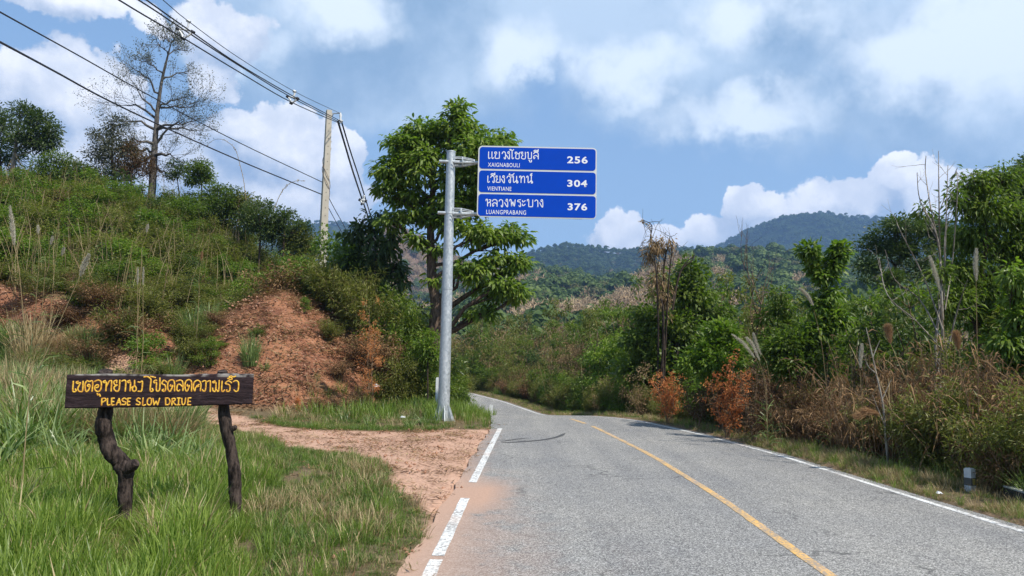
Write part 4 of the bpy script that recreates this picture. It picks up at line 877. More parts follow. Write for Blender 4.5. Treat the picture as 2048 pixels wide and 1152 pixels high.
CONC = simple('concrete_pole', (.42, .38, .31), .9, n=.18, nsc=5, bs=.3)
WIREM = simple('cable_black', (.018, .018, .022), .6); PORC = simple('insulator_grey', (.62, .62, .60), .35)
def utility_pole():
    Yp = 31.0; tp = at(658, 221, Yp); bs = at(644.5, 482, Yp); x0 = tp[0]; zb = float(T(x0, Yp)); base = np.array([x0 - .0, Yp, zb - .2]); H = tp[2] - base[2]
    root = empty('utility_pole', base, 'tapered square concrete electricity pole rising behind the red earth mound', 'utility pole', rz=.5)
    mb = MB(); w0, w1 = .185, .105
    V = [(sx * w, sy * w, z) for w, z in ((w0, 0), (w1, H)) for sx, sy in ((-1, -1), (1, -1), (1, 1), (-1, 1))]
    mb.add(V, [(0, 1, 5, 4), (1, 2, 6, 5), (2, 3, 7, 6), (3, 0, 4, 7), (4, 5, 6, 7)]); sh = mb.obj('shaft', CONC, root)
    hole = simple('bolt_hole', (.03, .025, .02), .9); hm_ = MB()
    for z in np.arange(3.5, H - .3, .33):
        w = w0 + (w1 - w0) * z / H + .002
        hm_.box((-.016, -w, z), (.016, -w + .001, z + .035)); hm_.box((w - .001, -.016, z), (w, .016, z + .035))
    ho = hm_.obj('bolt_hole', hole, sh); ho['kind'] = 'stuff'
    th = np.linspace(0, 2.2 * math.pi, 26); z = H - 1.6 - th * .33; mb = MB()
    for o_ in (0, .12): r = (w0 + (w1 - w0) * (z / H)) * 1.38; mb.tube(np.stack([np.cos(th + o_) * r, np.sin(th + o_) * r, z + o_ * 2.5], -1), .012, 5)
    mb.obj('wrapped_cable', STEM, root)
    c, s_ = math.cos(-.5), math.sin(-.5)
    def lc(px, py, Y): d = at(px, py, Y) - base; return np.array([d[0] * c - d[1] * s_, d[0] * s_ + d[1] * c, d[2]])
    mb = MB(); mb.tube([lc(660, 238, Yp), lc(667, 227, Yp), lc(682, 226, Yp)], .03, 6); mb.tube([lc(660, 227, Yp), lc(668, 227, Yp)], .02, 5); br = mb.obj('bracket', GALV, root)
    mb = MB(); P = [lc(681, y, Yp) for y in (226, 231, 236, 241, 246)]; mb.tube(P, [.03, .06, .035, .065, .03], 10); mb.tube([lc(676, 240, Yp), lc(686, 242, Yp)], .035, 8); mb.obj('insulator', PORC, root)
utility_pole()
def wire(pts, r, label, group=None):
    P = smooth_poly([at(a, b, d) for a, b, d in pts], 6); mid = P[0].copy(); root = bpy.data.objects
    mb = MB(); mb.tube(P - mid, r, 6); o = mb.obj('power_line', WIREM, None, mid); tag(o, label, 'power line', group)
def dep(px_from_pole): return 1 / (.0322 + 8.3e-5 * px_from_pole)
def up(pts):   # depths by distance from the pole along the picture of the wire
    out = []; x1, y1 = pts[-1]
    for (a, b_) in pts: out.append((a, b_, dep(math.hypot(a - x1, b_ - y1))))
    return out
g_ = 'cables held together by spacers above the hillside'
wire(up([(60, -230), (326, 0), (379, 44), (480, 117), (589, 183), (681, 227)]), .009, 'thin uppermost cable of the overhead bundle', g_)
wire(up([(20, -195), (293, 0), (382, 63), (480, 130), (593, 196), (683, 243)]), .016, 'second cable of the overhead bundle, just under the thin one', g_)
wire(up([(0, -170), (277, 0), (361, 55), (470, 126), (578, 192), (676, 243)]), .016, 'third cable of the overhead bundle, above the lowest', g_)
wire(up([(-60, -190), (238, 0), (368, 77), (480, 145), (584, 205), (680, 247)]), .016, 'lowest cable of the overhead spacer bundle', g_)
wire([(-160, -66, 10), (0, 24, 13), (150, 107, 17), (312, 198, 21.5), (480, 286, 26), (646, 365, 31)], .016, 'lone upper cable crossing behind the bare tree to the concrete pole')
wire([(-160, 0, 10), (0, 84, 13), (110, 143, 16), (215, 200, 19), (354, 266, 23), (500, 330, 27), (644, 389, 31)], .022, 'lone lower cable crossing behind the bare tree to the concrete pole')
wire([(676, 243, 31), (690, 290, 34), (708, 350, 39), (735, 430, 46), (752, 480, 52)], .045, 'thick left cable dropping from the pole bracket behind the dark tree')
wire([(683, 243, 31), (700, 300, 34.5), (718, 355, 39), (741, 430, 46), (760, 485, 52)], .035, 'right cable dropping from the pole bracket behind the dark tree')
wire([(650, 380, 31), (665, 410, 35), (690, 455, 42), (700, 475, 45)], .02, 'short upper cable leaving the lower part of the pole to the right')
wire([(650, 402, 31), (662, 425, 34), (680, 458, 40), (690, 475, 44)], .018, 'short lower cable leaving the lower part of the pole to the right')
def spacer(cx, cy, s, Y, label):
    c0 = at(cx, cy, Y); root = empty('cable_spacer', c0, label, 'cable spacer'); k = s * Y / FPX
    R = lambda u, v, w=0: np.array([u * k, w * k, -v * k])
    pts = dict(t=(.10, -.45), l=(-.42, -.02), r=(.36, .12), b=(-.12, .5), m=(0, .02))
    for a, b_ in (('t', 'm'), ('m', 'l'), ('m', 'r'), ('r', 'b'), ('l', 'b')):
        mb = MB(); mb.tube([R(*pts[a]), R((pts[a][0] + pts[b_][0]) / 2 + .06, (pts[a][1] + pts[b_][1]) / 2), R(*pts[b_])], .022 * Y / 17, 6); mb.obj('strut', PORC, root)
    for a in 'tlrb': mb = MB(); mb.tube([R(pts[a][0] - .09, pts[a][1] - .05), R(pts[a][0] + .09, pts[a][1] + .05)], .035 * Y / 17, 8); mb.obj('clamp', WIREM if a != 't' else PORC, root)
spacer(372, 59, 40, 16.4, 'grey diamond cable spacer high above the bare tree')
spacer(586, 194, 26, 24.6, 'small grey cable spacer nearer the concrete pole')
spacer(726, 400, 16, 42, 'tiny spacer on the two cables dropping behind the dark tree')

def guide_post():
    b0 = np.array([*at(1941, 990, 10.1)[:2], 0]); b0[2] = float(T(b0[0], b0[1])) - .1
    root = empty('guide_post', b0, 'short square white concrete guide post with dark band on the right verge', 'guide post', rz=.45); w = .048; ht = at(1941, 936, 10.1)[2] - b0[2]
    gw = simple('post_white_paint', (.60, .60, .58), .7, n=.25, nsc=12); gk = simple('post_black_paint', (.10, .09, .075), .7, n=.3, nsc=10); gy = simple('post_reflector', (.45, .33, .08), .4)
    mb = MB(); mb.box((-w, -w, 0), (w, w, ht - .01)); mb.box((-w * .8, -w * .8, ht - .01), (w * .8, w * .8, ht)); mb.obj('post', gw, root)
    mb = MB(); e = w + .003; z0, z1 = ht * .46, ht * .70; mb.box((-e, -e, z0), (e, e, z1)); mb.obj('band', gk, root)
    mb = MB(); mb.box((-.025, -e - .006, z0 + .01), (.025, -e - .0005, z1 - .01)); mb.obj('reflector', gy, root)
guide_post()
def drain_box():
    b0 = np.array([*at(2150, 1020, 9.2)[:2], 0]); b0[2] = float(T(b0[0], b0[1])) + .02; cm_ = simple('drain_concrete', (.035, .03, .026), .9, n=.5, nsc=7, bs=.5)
    ct = simple('drain_rim', (.42, .41, .38), .9, n=.3, nsc=10)
    root = empty('drain_box', b0, 'dark open concrete drain box at the lower right edge', 'drain', rz=-.12); Wq, Dq, h = .55, .5, .34
    for lo, hi in (((-Wq, -Dq, -.6), (Wq, -Dq + .09, h - .4)), ((-Wq, Dq - .09, -.6), (Wq, Dq, h - .4)), ((-Wq, -Dq + .09, -.6), (-Wq + .09, Dq - .09, h - .4)), ((Wq - .09, -Dq + .09, -.6), (Wq, Dq - .09, h - .4))):
        lo = (lo[0], lo[1], lo[2]); mb = MB(); mb.box(lo, (hi[0], hi[1], h)); wl = mb.obj('wall', cm_, root)
        mb = MB(); mb.box((lo[0], lo[1], h + .001), (hi[0], hi[1], h + .018)); mb.obj('rim', ct, wl)
drain_box()
def marker(px, py, Y, w, h, label, name='marker_post'):
    p = at(px, py, Y); p[0] = XL(Y) - .16 if px > 1000 else p[0]; z = float(T(p[0], Y)); o = MB(); o.box((-w / 2, -w / 4, -.1), (w / 2, w / 4, h)); o.box((-w * .36, -w / 4, h), (w * .36, w / 4, h + w * .2))
    ob = o.obj(name, simple('marker_white', (.6, .6, .58), .7, n=.2), None, (p[0], Y, z)); tag(ob, label, 'marker')
marker(875, 775, 22, .10, 1.0, 'small pale marker post half hidden behind the steel sign pole')
marker(1018, 838, 22.8, .10, .34, 'tiny white marker stone on the verge where the road bends')
def rag(px, py, Y, s, label, dz=.1, name='plastic_bag'):
    p = at(px, py, Y); th = np.linspace(0, 2 * math.pi, 13)[:-1]; V = [(0, 0, s * .5)]
    for r, z in ((.35, .42), (.7, .25), (1, 0)):
        for a in th: V.append((math.cos(a) * r * s * rng.uniform(.6, 1.2), math.sin(a) * r * s * rng.uniform(.6, 1.2), s * z * rng.uniform(.4, 1.5)))
    mb = MB(); mb.add(V, [(0, 1 + k, 1 + (k + 1) % 12) for k in range(12)])
    mb.add(V, [(1 + r * 12 + k, 13 + r * 12 + k, 13 + r * 12 + (k + 1) % 12, 1 + r * 12 + (k + 1) % 12) for r in range(2) for k in range(12)])
    o = mb.obj(name, simple('litter_white', (.75, .77, .8), .4), None, (p[0], Y, float(T(p[0], Y)) + dz)); tag(o, label, 'litter')
rag(752, 776, 23.2, .16, 'crumpled white plastic bag on the grassy slope below the mound', .35)
rag(805, 850, 19.0, .08, 'small white scrap of litter at the edge of the dirt track', .05)
rag(1878, 1001, 9.7, .05, 'white scrap beside the right edge line', .02)

# ------------------------------------------------------------ ground cover (nobody could count it)
def proto(fn_, mats, seed):
    global rng
    keep = rng; rng = np.random.default_rng(seed); mb = MB(); fn_(mb); me = mb.mesh('tuft', mats); rng = keep; return me
GR = [proto(lambda mb: blades(mb, 26, .09, .42, .0085, .55, 4), [F['grass']], s) for s in (1, 2, 3)]
LW = [proto(lambda mb: blades(mb, 34, .11, .16, .006, 1.0, 3, hmin=.3), [F['lawn']], s) for s in (4, 5, 6)]
ST = [proto(lambda mb: blades(mb, 26, .13, .34, .006, .9, 4, hmin=.3), [F['straw']], s) for s in (7, 8)]
MIXM = GR + LW + ST
RD = [proto(lambda mb: blades(mb, 60, .22, 1.2, .036, 1.15, 6, hmin=.35), [F['reed']], s) for s in (11, 12, 13)]
def pts_in(n, x0, x1, y0, y1): return rng.uniform(x0, x1, n), rng.uniform(y0, y1, n)
def px_of(X, Y, Z):
    d = np.stack([X, Y, Z - CAMH], -1); w = d @ f_; return 1024 + FPX * (d @ r_) / w, 576 - FPX * (d @ u_) / w
# near left lawn: bright upright grass to the left, short lawn to the right
X, Y = pts_in(26000, -11, -.4, 3.2, 18.2); dl = XL(Y) - X; dmk = dirtmask(X, Y)
keep_ = (dl > .03 + .12 * rng.random(len(X))) & (dmk < .25 + .25 * rng.random(len(X)) ** 3); 
bare = vn(X, Y, .9, 91, 3) - 1.2 * np.exp(-((X + 3.0 + .15 * (Y - 9)) ** 2 / .5 + (Y - 10.4) ** 2 / 1.2)); keep_ &= (bare > -.5 + .4 * rng.random(len(X))) | (X < -2.9)
keep_ &= (rng.random(len(X)) < np.clip(14 / Y, .5, 1)) & ~((Y > 12) & (X < -7.5) & (rng.random(len(X)) < .5))
X, Y, dl = X[keep_], Y[keep_], dl[keep_]; px, py = px_of(X, Y, T(X, Y))
tall = ss(560, 430, px + 90 * vn(X, Y, .7, 92)) * ss(860, 1000, py) ; tallness = np.clip(tall + .25 * vn(X, Y, 1.1, 93), 0, 1)
rnd = rng.random(len(X)); kind = np.where(rnd < tallness * .85 + .06, rng.integers(0, 3, len(X)), rng.integers(3, 6, len(X)))
strw = vn(X, Y, .55, 94, 3); kind = np.where((rng.random(len(X)) < .08 + .2 * ss(.25, .6, strw)), rng.integers(6, 8, len(X)), kind)
edge = ss(.1, .9, dl); s_ = rng.uniform(.6, 1.3, len(X)) * (.55 + .45 * edge) * (1 + .35 * vn(X, Y, 1.7, 97)) * np.where(kind < 3, .5 + .38 * tallness, .75 + .5 * tallness)
s_ = s_ * np.where((((np.abs(px - 243) < 60) | (np.abs(px - 470) < 55)) & (Y > 4.9) & (Y < 7.4)), .62, 1)
scatter('grass', np.stack([X, Y, T(X, Y) - .01], -1), rng.uniform(0, 6.28, len(X)), s_, MIXM, 'mixed long and short green grass around the wooden sign', kind, .15)
# grass round the steel pole and along both verges
X, Y = pts_in(26000, -14, 12, 16.5, 62); dl = XL(Y) - X; dr = X - XR(Y)
keep_ = ((dl > .05) & (dl < 5.5) & (Y < 60) & (dirtmask(X, Y) < .35) & (mound(X, Y) < .4 + .5 * rng.random(len(X))))
keep_ &= (Y > 18.0 + .6 * rng.random(len(X))) & ~((abs(X + 1.8) < .55) & (Y > 18.0) & (Y < 19.4) & (rng.random(len(X)) < .8))
keep_ &= rng.random(len(X)) < np.where(Y < 25, 1, .5)
X, Y, dl = X[keep_], Y[keep_], dl[keep_]; kind = np.where(rng.random(len(X)) < .55, rng.integers(0, 3, len(X)), rng.integers(3, 6, len(X))); kind = np.where(rng.random(len(X)) < .16 + .3 * (X < -5), rng.integers(6, 8, len(X)), kind)
scatter('grass', np.stack([X, Y, T(X, Y) - .01], -1), rng.uniform(0, 6.28, len(X)), rng.uniform(.7, 1.25, len(X)) * (.7 + .5 * ss(0, 1, dl)), MIXM, 'rough grass around the foot of the steel sign pole', kind, .2)
yy = np.concatenate([rng.uniform(3, 16, 9000), rng.uniform(16, 60, 7000)]); dr = rng.uniform(.05, 1.25, len(yy)) ** 1.1; X = XR(yy) + dr + .06
keep_ = (rng.random(len(yy)) < ss(0, .45, dr) * .8 + .2) & ~((X > 5.4) & (X < 6.5) & (yy > 8.9) & (yy < 10.4) & (rng.random(len(yy)) < .9)); X, yy, dr = X[keep_], yy[keep_], dr[keep_]
kind = np.where(rng.random(len(X)) < .55, rng.integers(3, 6, len(X)), rng.integers(6, 8, len(X))); kind = np.where(rng.random(len(X)) < .05, rng.integers(0, 3, len(X)), kind)
scatter('grass', np.stack([X, yy, T(X, yy) - .01], -1), rng.uniform(0, 6.28, len(X)), rng.uniform(.35, .75, len(X)) * (.6 + .4 * ss(0, .8, dr)), MIXM, 'short yellowing grass on the right verge', kind, .2)
# dry litter: sticks, stalks and leaf bits on the mound, the bank and the dirt
def litter(mb):
    n = 22; a = rng.uniform(0, 6.28, n); P = np.stack([rng.uniform(-.25, .25, n), rng.uniform(-.25, .25, n), rng.uniform(0, .03, n)], -1); D = np.stack([np.cos(a), np.sin(a), rng.uniform(-.1, .35, n)], -1)
    mb.leaves(P, D, unit(rdir(n) * .4 + np.array([0, 0, 1])), rng.uniform(.05, .22, n), rng.uniform(.006, .03, n), 0)
def clods(mb):
    for k in range(9):
        c_ = np.array([rng.uniform(-.25, .25), rng.uniform(-.25, .25), .0]); r = rng.uniform(.012, .05); d = np.array([(1, 0, 0), (-1, 0, 0), (0, 1, 0), (0, -1, 0), (0, 0, .8), (0, 0, -.5)]) * r * rng.uniform(.6, 1.3, (6, 1)); V = c_ + d
        mb.add(V, [(4, 0, 2), (4, 2, 1), (4, 1, 3), (4, 3, 0), (5, 2, 0), (5, 1, 2), (5, 3, 1), (5, 0, 3)])
clodm = simple('earth_clod', (.33, .17, .10), .95, n=.45, nsc=6)
LT = [proto(litter, [F['dry']], 21), proto(litter, [F['straw']], 22), proto(litter, [F['dry']], 23), proto(litter, [F['brownleaf']], 26), proto(litter, [F['dry']], 27), proto(clods, [clodm], 24)]
X, Y = pts_in(9000, -30, -1, 17.5, 30); mz = mound(X, Y) > .05; rk = redmask(X, Y); keep_ = (mz | (rk > .4)) & (XL(Y) - X > .5); X, Y = X[keep_], Y[keep_]
scatter('dry_litter', np.stack([X, Y, T(X, Y)], -1), rng.uniform(0, 6.28, len(X)), rng.uniform(.8, 1.8, len(X)), LT, 'dry stalks, leaf litter and clods on the red earth mound and bank', None, .35)
X, Y = pts_in(9000, -12, 0, 4, 19.5); dmk = dirtmask(X, Y); keep_ = (XL(Y) - X > -.02) & (((dmk > .5) & (rng.random(len(X)) < .28)) | ((dmk > .1) & (dmk < .7)) | (rng.random(len(X)) < .10)); X, Y = X[keep_], Y[keep_]
scatter('dry_litter', np.stack([X, Y, T(X, Y)], -1), rng.uniform(0, 6.28, len(X)), rng.uniform(.35, .9, len(X)), LT, 'small stalks and clods scattered on the pink dirt track', None, .1)
# hillside undergrowth, as one mass
BM = {(k, s): bush_mesh(k, s * 13 + 3) for k, ss_ in (('green', (1, 2)), ('bright', (1, 2)), ('dark', (1, 2)), ('olive', (1, 2)), ('fine', (1, 2, 3)), ('finedry', (1,)), ('rust', (1, 2)), ('tan', (1, 2)), ('brush', (1, 2, 3)), ('grassclump', (1, 2)), ('strawclump', (1, 2)), ('slim', (1, 2, 3)), ('slimolive', (1, 2))) for s in ss_}
UG = [BM[('fine', 1)], BM[('olive', 1)], BM[('fine', 2)], BM[('strawclump', 1)], BM[('grassclump', 1)], BM[('finedry', 1)]]
X, Y = pts_in(2600, -48, -5, 22.5, 50); keep_ = (redmask(X, Y) < .3) & (mound(X, Y) < .2) & (XL(Y) - X > 2.0); X, Y = X[keep_], Y[keep_]
pk = rng.choice(6, len(X), p=[.3, .18, .22, .1, .12, .08])
scatter('undergrowth', np.stack([X, Y, T(X, Y) - .08], -1), rng.uniform(0, 6.28, len(X)), rng.uniform(.22, .46, len(X)), UG, 'low tangled undergrowth covering the left hillside', pk, .15)
# thin pale standing stalks among the bushes
def stalks(mb):
    for k in range(5):
        b_ = np.array([rng.uniform(-.5, .5), rng.uniform(-.5, .5), 0]); h = rng.uniform(1.2, 2.4); l_ = rng.normal(size=2) * .25
        mb.tube(smooth_poly([b_, b_ + (l_[0] * .3, l_[1] * .3, h * .6), b_ + (l_[0], l_[1], h)], 3), np.linspace(.012, .004, 7), 3, 0, cap=False, tint=rng.random())
SK = [proto(stalks, [F['straw']], s) for s in (31, 32, 33)]
X, Y = pts_in(420, -40, -6, 23.5, 42); keep_ = (mound(X, Y) < .2) & (XL(Y) - X > 3); X, Y = X[keep_], Y[keep_]
scatter('dry_stalks', np.stack([X, Y, T(X, Y)], -1), rng.uniform(0, 6.28, len(X)), rng.uniform(.8, 1.3, len(X)), SK, 'thin pale dead stalks standing among the bushes of the left hillside', None, .2)
yy = rng.uniform(9, 40, 170); X = XR(yy) + rng.uniform(1.6, 7, len(yy))
scatter('dry_stalks', np.stack([X, yy, T(X, yy)], -1), rng.uniform(0, 6.28, len(X)), rng.uniform(.6, 1.15, len(X)), SK, 'thin pale dead stalks in the thicket right of the road', None, .3)
# the flat before the bank: tall grass and straw
X, Y = pts_in(1500, -18, -4.5, 12.2, 22.5); keep_ = (dirtmask(X, Y) < .2) & (mound(X, Y) < .1) & (px_of(X, Y, 0 * X)[0] < 330 + 60 * rng.random(len(X))) & (rng.random(len(X)) < np.where(Y < 12, .55, 1)); X, Y = X[keep_], Y[keep_]
scatter('tall_grass', np.stack([X, Y, T(X, Y) - .05], -1), rng.uniform(0, 6.28, len(X)), rng.uniform(.35, .7, len(X)), [BM[('grassclump', 1)], BM[('strawclump', 1)], BM[('strawclump', 2)], BM[('grassclump', 2)]], 'pale tall grass on the flat ground below the left bank', rng.choice(4, len(X), p=[.25, .3, .25, .2]), .2)
# right side undergrowth
yy = rng.uniform(6, 62, 1700); dr = rng.uniform(1.35, 9, len(yy)); X = XR(yy) + dr
pk = np.where(yy < 20, rng.choice(6, len(yy), p=[.18, .12, .14, .14, .12, .30]), rng.choice(6, len(yy), p=[.3, .25, .2, .05, .1, .1]))
scatter('undergrowth', np.stack([X, yy, T(X, yy) - .05], -1), rng.uniform(0, 6.28, len(X)), rng.uniform(.25, .6, len(X)), UG, 'low undergrowth beneath the trees right of the road', pk, .2)

# ------------------------------------------------------------ bushes, one object each
LBL = {'slim': 'slim many stemmed green', 'slimolive': 'slim many stemmed olive', 'green': 'green leafy', 'bright': 'bright yellow green', 'dark': 'dark leathery', 'olive': 'small leaved olive', 'fine': 'feathery green', 'finedry': 'feathery brown', 'rust': 'rust red dying', 'tan': 'pale tan half bare', 'brush': 'tangled dry brown', 'grassclump': 'arching green grass', 'strawclump': 'dry straw'}
NM = {'brush': 'brush_clump', 'grassclump': 'grass_clump', 'strawclump': 'straw_clump'}
def bush(kind, X, Y, h, w, where, group, dz=-.1, label=None):
    sz_ = 'little ' if h < 1.1 else 'medium ' if h < 1.6 else 'big ' if h < 2.6 else 'very tall '
    k = kind; vs = [b for a, b in BM if a == k]; me = BM[(k, vs[rng.integers(len(vs))])]
    o = bpy.data.objects.new(NM.get(k, 'bush'), me); o.location = (X, Y, float(T(X, Y)) + dz); o.rotation_euler = (rng.uniform(-.06, .06), rng.uniform(-.06, .06), rng.uniform(0, 6.28))
    h0 = {'grassclump': 1.4, 'strawclump': 1.3, 'brush': 2.3}.get(k, 2.9); w0 = {'grassclump': 1.1, 'strawclump': 1.0, 'brush': 1.2}.get(k, 1.15)
    o.scale = (w / 2 / w0, w / 2 / w0, h / h0); COL.objects.link(o)
    tag(o, label or (sz_ + LBL[k] + (' clump ' if k in NM and k != 'brush' else (' brush ' if k == 'brush' else ' bush ')) + where), 'bush' if k not in ('grassclump', 'strawclump') else 'grass clump', group + ' (' + LBL[k].split()[0] + ')'); return o
# left hillside
def flank_zone(px, Y): return 'behind the mound' if Y > 28 and px < 800 else 'at the right foot of the mound' if px < 735 else 'beside the rusty shrub' if px < 780 else 'left of the tall tree trunk' if px < 830 else 'around the tall tree trunk' if px < 875 else 'just right of the steel pole'
def zone(X, Y):
    px = proj_x(X, Y); h_ = 'at the far left' if px < 130 else 'below the dark skyline trees' if px < 260 else 'under the tall bare tree' if px < 380 else 'right of the bare tree' if px < 500 else 'near the utility pole'
    v_ = 'just above the red bank' if Y < 27 else 'low on the slope' if Y < 31 else 'halfway up the slope' if Y < 35 else 'high up the slope'
    return '%s, %s' % (h_, v_)
def proj_x(X, Y): return float(px_of(np.array([X]), np.array([Y]), np.array([3.0]))[0][0])
n = 0; placed = []; mass = []; tries = 0
HW = {'fine': .30, 'olive': .2, 'green': .2, 'bright': .2, 'dark': .05, 'finedry': .05}; HK = list(HW)
while n < 430 and tries < 30000:
    tries += 1
    X = rng.uniform(-40, -5.5); Y = rng.uniform(23.5, 44)
    if redmask(np.array([X]), np.array([Y]))[0] > .3 or mound(X, Y) > .3 or XL(Y) - X < 3: continue
    if any((X - a) ** 2 + (Y - b_) ** 2 < .75 for a, b_ in placed): continue
    placed.append((X, Y)); patch = float(vn(X, Y, .18, 101)); k = rng.choice(HK, p=[.34, .2, .18, .15, .06, .07] if patch < .05 else [.26, .1, .18, .40, .03, .03])
    s_ = rng.uniform(.9, 2.1) * (1 if Y < 38 else 1.15); px = proj_x(X, Y)
    if n < 135 and Y < 41 and -30 < px < 640: bush(k, X, Y, s_ * 1.1, s_ * rng.uniform(1.1, 1.6), zone(X, Y), 'bushes covering the left hillside')
    else: mass.append((X, Y, s_, k))
    n += 1
MK = list(BM.keys()); pk = []
for X, Y, s_, k in mass: vs = [i_ for i_, kk in enumerate(MK) if kk[0] == k]; pk.append(vs[rng.integers(len(vs))])
mX = np.array([m_[0] for m_ in mass]); mY = np.array([m_[1] for m_ in mass]); mS = np.array([m_[2] for m_ in mass])
scatter('thicket', np.stack([mX, mY, T(mX, mY) - .1], -1), rng.uniform(0, 6.28, len(mX)), np.stack([mS * .55, mS * .55, mS / 2.8], -1), list(BM.values()), 'dense mass of green bushes on the left hillside', np.array(pk), .08)
# crown of the mound and its right flank
for px, py, Y, h, w, k in ((560, 575, 28.2, 2.2, 2.6, 'finedry'), (520, 570, 28.5, 1.9, 2.2, 'fine'), (600, 575, 28.4, 2.0, 2.4, 'fine'), (560, 560, 30, 2.6, 2.8, 'fine'), (630, 580, 29, 1.9, 2.0, 'bright'), (480, 590, 28.6, 1.8, 2.4, 'green'), (450, 600, 28.0, 1.6, 2.0, 'fine'), (500, 560, 30.5, 2.2, 2.6, 'olive'), (585, 560, 29.4, 3.0, 2.6, 'bright'), (535, 560, 29.6, 2.9, 2.8, 'bright'), (625, 570, 29.8, 3.2, 2.4, 'bright'), (490, 575, 29.6, 2.6, 2.4, 'fine')):
    bush(k, at(px, py, Y)[0], Y, h, w, 'growing on top of the red earth mound', 'bushes on the crown of the mound')
flank = ((650, 28.5, 3.6, 'bright'), (690, 28, 3.3, 'bright'), (640, 27, 2.3, 'fine'), (670, 26.5, 2.3, 'fine'), (700, 26, 2.6, 'fine'), (725, 25.5, 2.8, 'fine'), (700, 29, 3.4, 'green'), (745, 26.5, 3.2, 'olive'), (770, 25.5, 2.8, 'green'), (790, 26.5, 3.3, 'fine'), (815, 26, 3.0, 'green'), (840, 27, 2.9, 'olive'), (760, 24.2, 1.9, 'finedry'), (790, 23.6, 1.8, 'olive'), (730, 23.8, 1.6, 'finedry'), (820, 23.8, 2.0, 'fine'), (845, 24.4, 2.2, 'green'), (835, 28.5, 3.4, 'dark'), (870, 25.5, 2.0, 'green'), (895, 27, 1.6, 'olive'), (912, 28.5, 1.7, 'bright'), (905, 31, 2.0, 'green'), (880, 31, 3.2, 'olive'), (920, 34, 1.9, 'olive'), (800, 30, 4.0, 'green'), (850, 31, 3.8, 'fine'), (760, 30, 4.0, 'dark'))
for px, Y, h, k in flank: bush(k, at(px, 700, Y)[0], Y, h, h * rng.uniform(.75, 1.0), flank_zone(px, Y), 'bushes between the mound and the sign pole')
# small plants on the mound face, and between path and bank
for px, py, Y, h, w, k in ((415, 740, 21.3, .9, .9, 'green'), (500, 740, 21.5, 1.1, 1.0, 'grassclump'), (515, 655, 22.8, .4, .5, 'green'), (400, 670, 22.6, .5, .8, 'olive'), (440, 690, 22.2, .4, .7, 'bright'), (610, 600, 25, .6, .5, 'bright'), (390, 610, 24, 1.2, 1.3, 'grassclump'), (420, 590, 25, 1.0, 1.2, 'grassclump'), (370, 640, 23, 1.0, 1.3, 'fine'), (330, 690, 21, .8, 1.2, 'fine'), (600, 745, 20.6, .5, .4, 'rust'), (350, 700, 21, 1.0, 1.2, 'grassclump'), (375, 680, 21.6, 1.0, 1.1, 'fine'), (400, 640, 22.8, 1.0, 1.2, 'olive'), (340, 740, 20, .8, 1.1, 'strawclump'), (430, 630, 23.6, .7, .9, 'finedry'), (460, 740, 20.6, .5, .8, 'finedry'), (640, 770, 20.6, .5, .8, 'finedry'), (700, 765, 21, .7, 1.0, 'finedry'), (680, 700, 22.6, .7, .9, 'finedry'), (660, 640, 24, .9, 1.0, 'fine'), (250, 640, 22.5, 1.3, 1.8, 'finedry'), (200, 600, 23.5, 1.2, 1.6, 'finedry'), (290, 600, 24, 1.6, 1.7, 'fine'), (130, 620, 23, .9, 1.4, 'finedry'), (350, 560, 25, 1.6, 2, 'olive'), (60, 560, 25, .9, 1.4, 'strawclump')):
    bush(k, at(px, py, Y)[0], Y, h, w, ('on the bare face of the red mound, ' + ('low' if py > 700 else 'high')) if px > 360 else ('on the red bank, ' + ('left' if px < 220 else 'right')), 'plants on the bare red earth', -.05)
for px, Y, h, w, k in ((230, 16.5, .9, 1.5, 'fine'), (270, 16, .8, 1.3, 'fine'), (200, 17, .9, 1.4, 'bright'), (250, 18, 1.2, 1.6, 'fine'), (310, 19, .8, 1.2, 'grassclump'), (150, 18, 1.1, 1.5, 'strawclump'), (90, 17, 1.2, 1.5, 'strawclump'), (30, 16, 1.5, 1.6, 'strawclump'), (60, 21.5, 1.9, 2.0, 'strawclump'), (270, 20.5, 1.2, 1.5, 'strawclump'), (210, 19.8, 1.0, 1.5, 'grassclump'), (120, 20.5, 1.3, 1.6, 'fine'), (310, 21.5, 1.4, 1.5, 'bright'), (240, 22.4, 1.7, 1.7, 'fine'), (180, 21.5, 1.2, 1.6, 'finedry')):
    bush(k, at(px, 700, Y)[0], Y, h, w, 'on the flat below the red bank' + (', far left' if px < 120 else ', behind the board'), 'plants on the flat behind the wooden sign')
bush('grassclump', at(1890, 950, 11)[0], 11.0, .5, .7, 'beside the guide post', 'green clumps by the guide post')
bush('grassclump', at(1985, 960, 10.4)[0], 10.4, .45, .6, 'right of the guide post, by the drain', 'green clumps by the guide post')
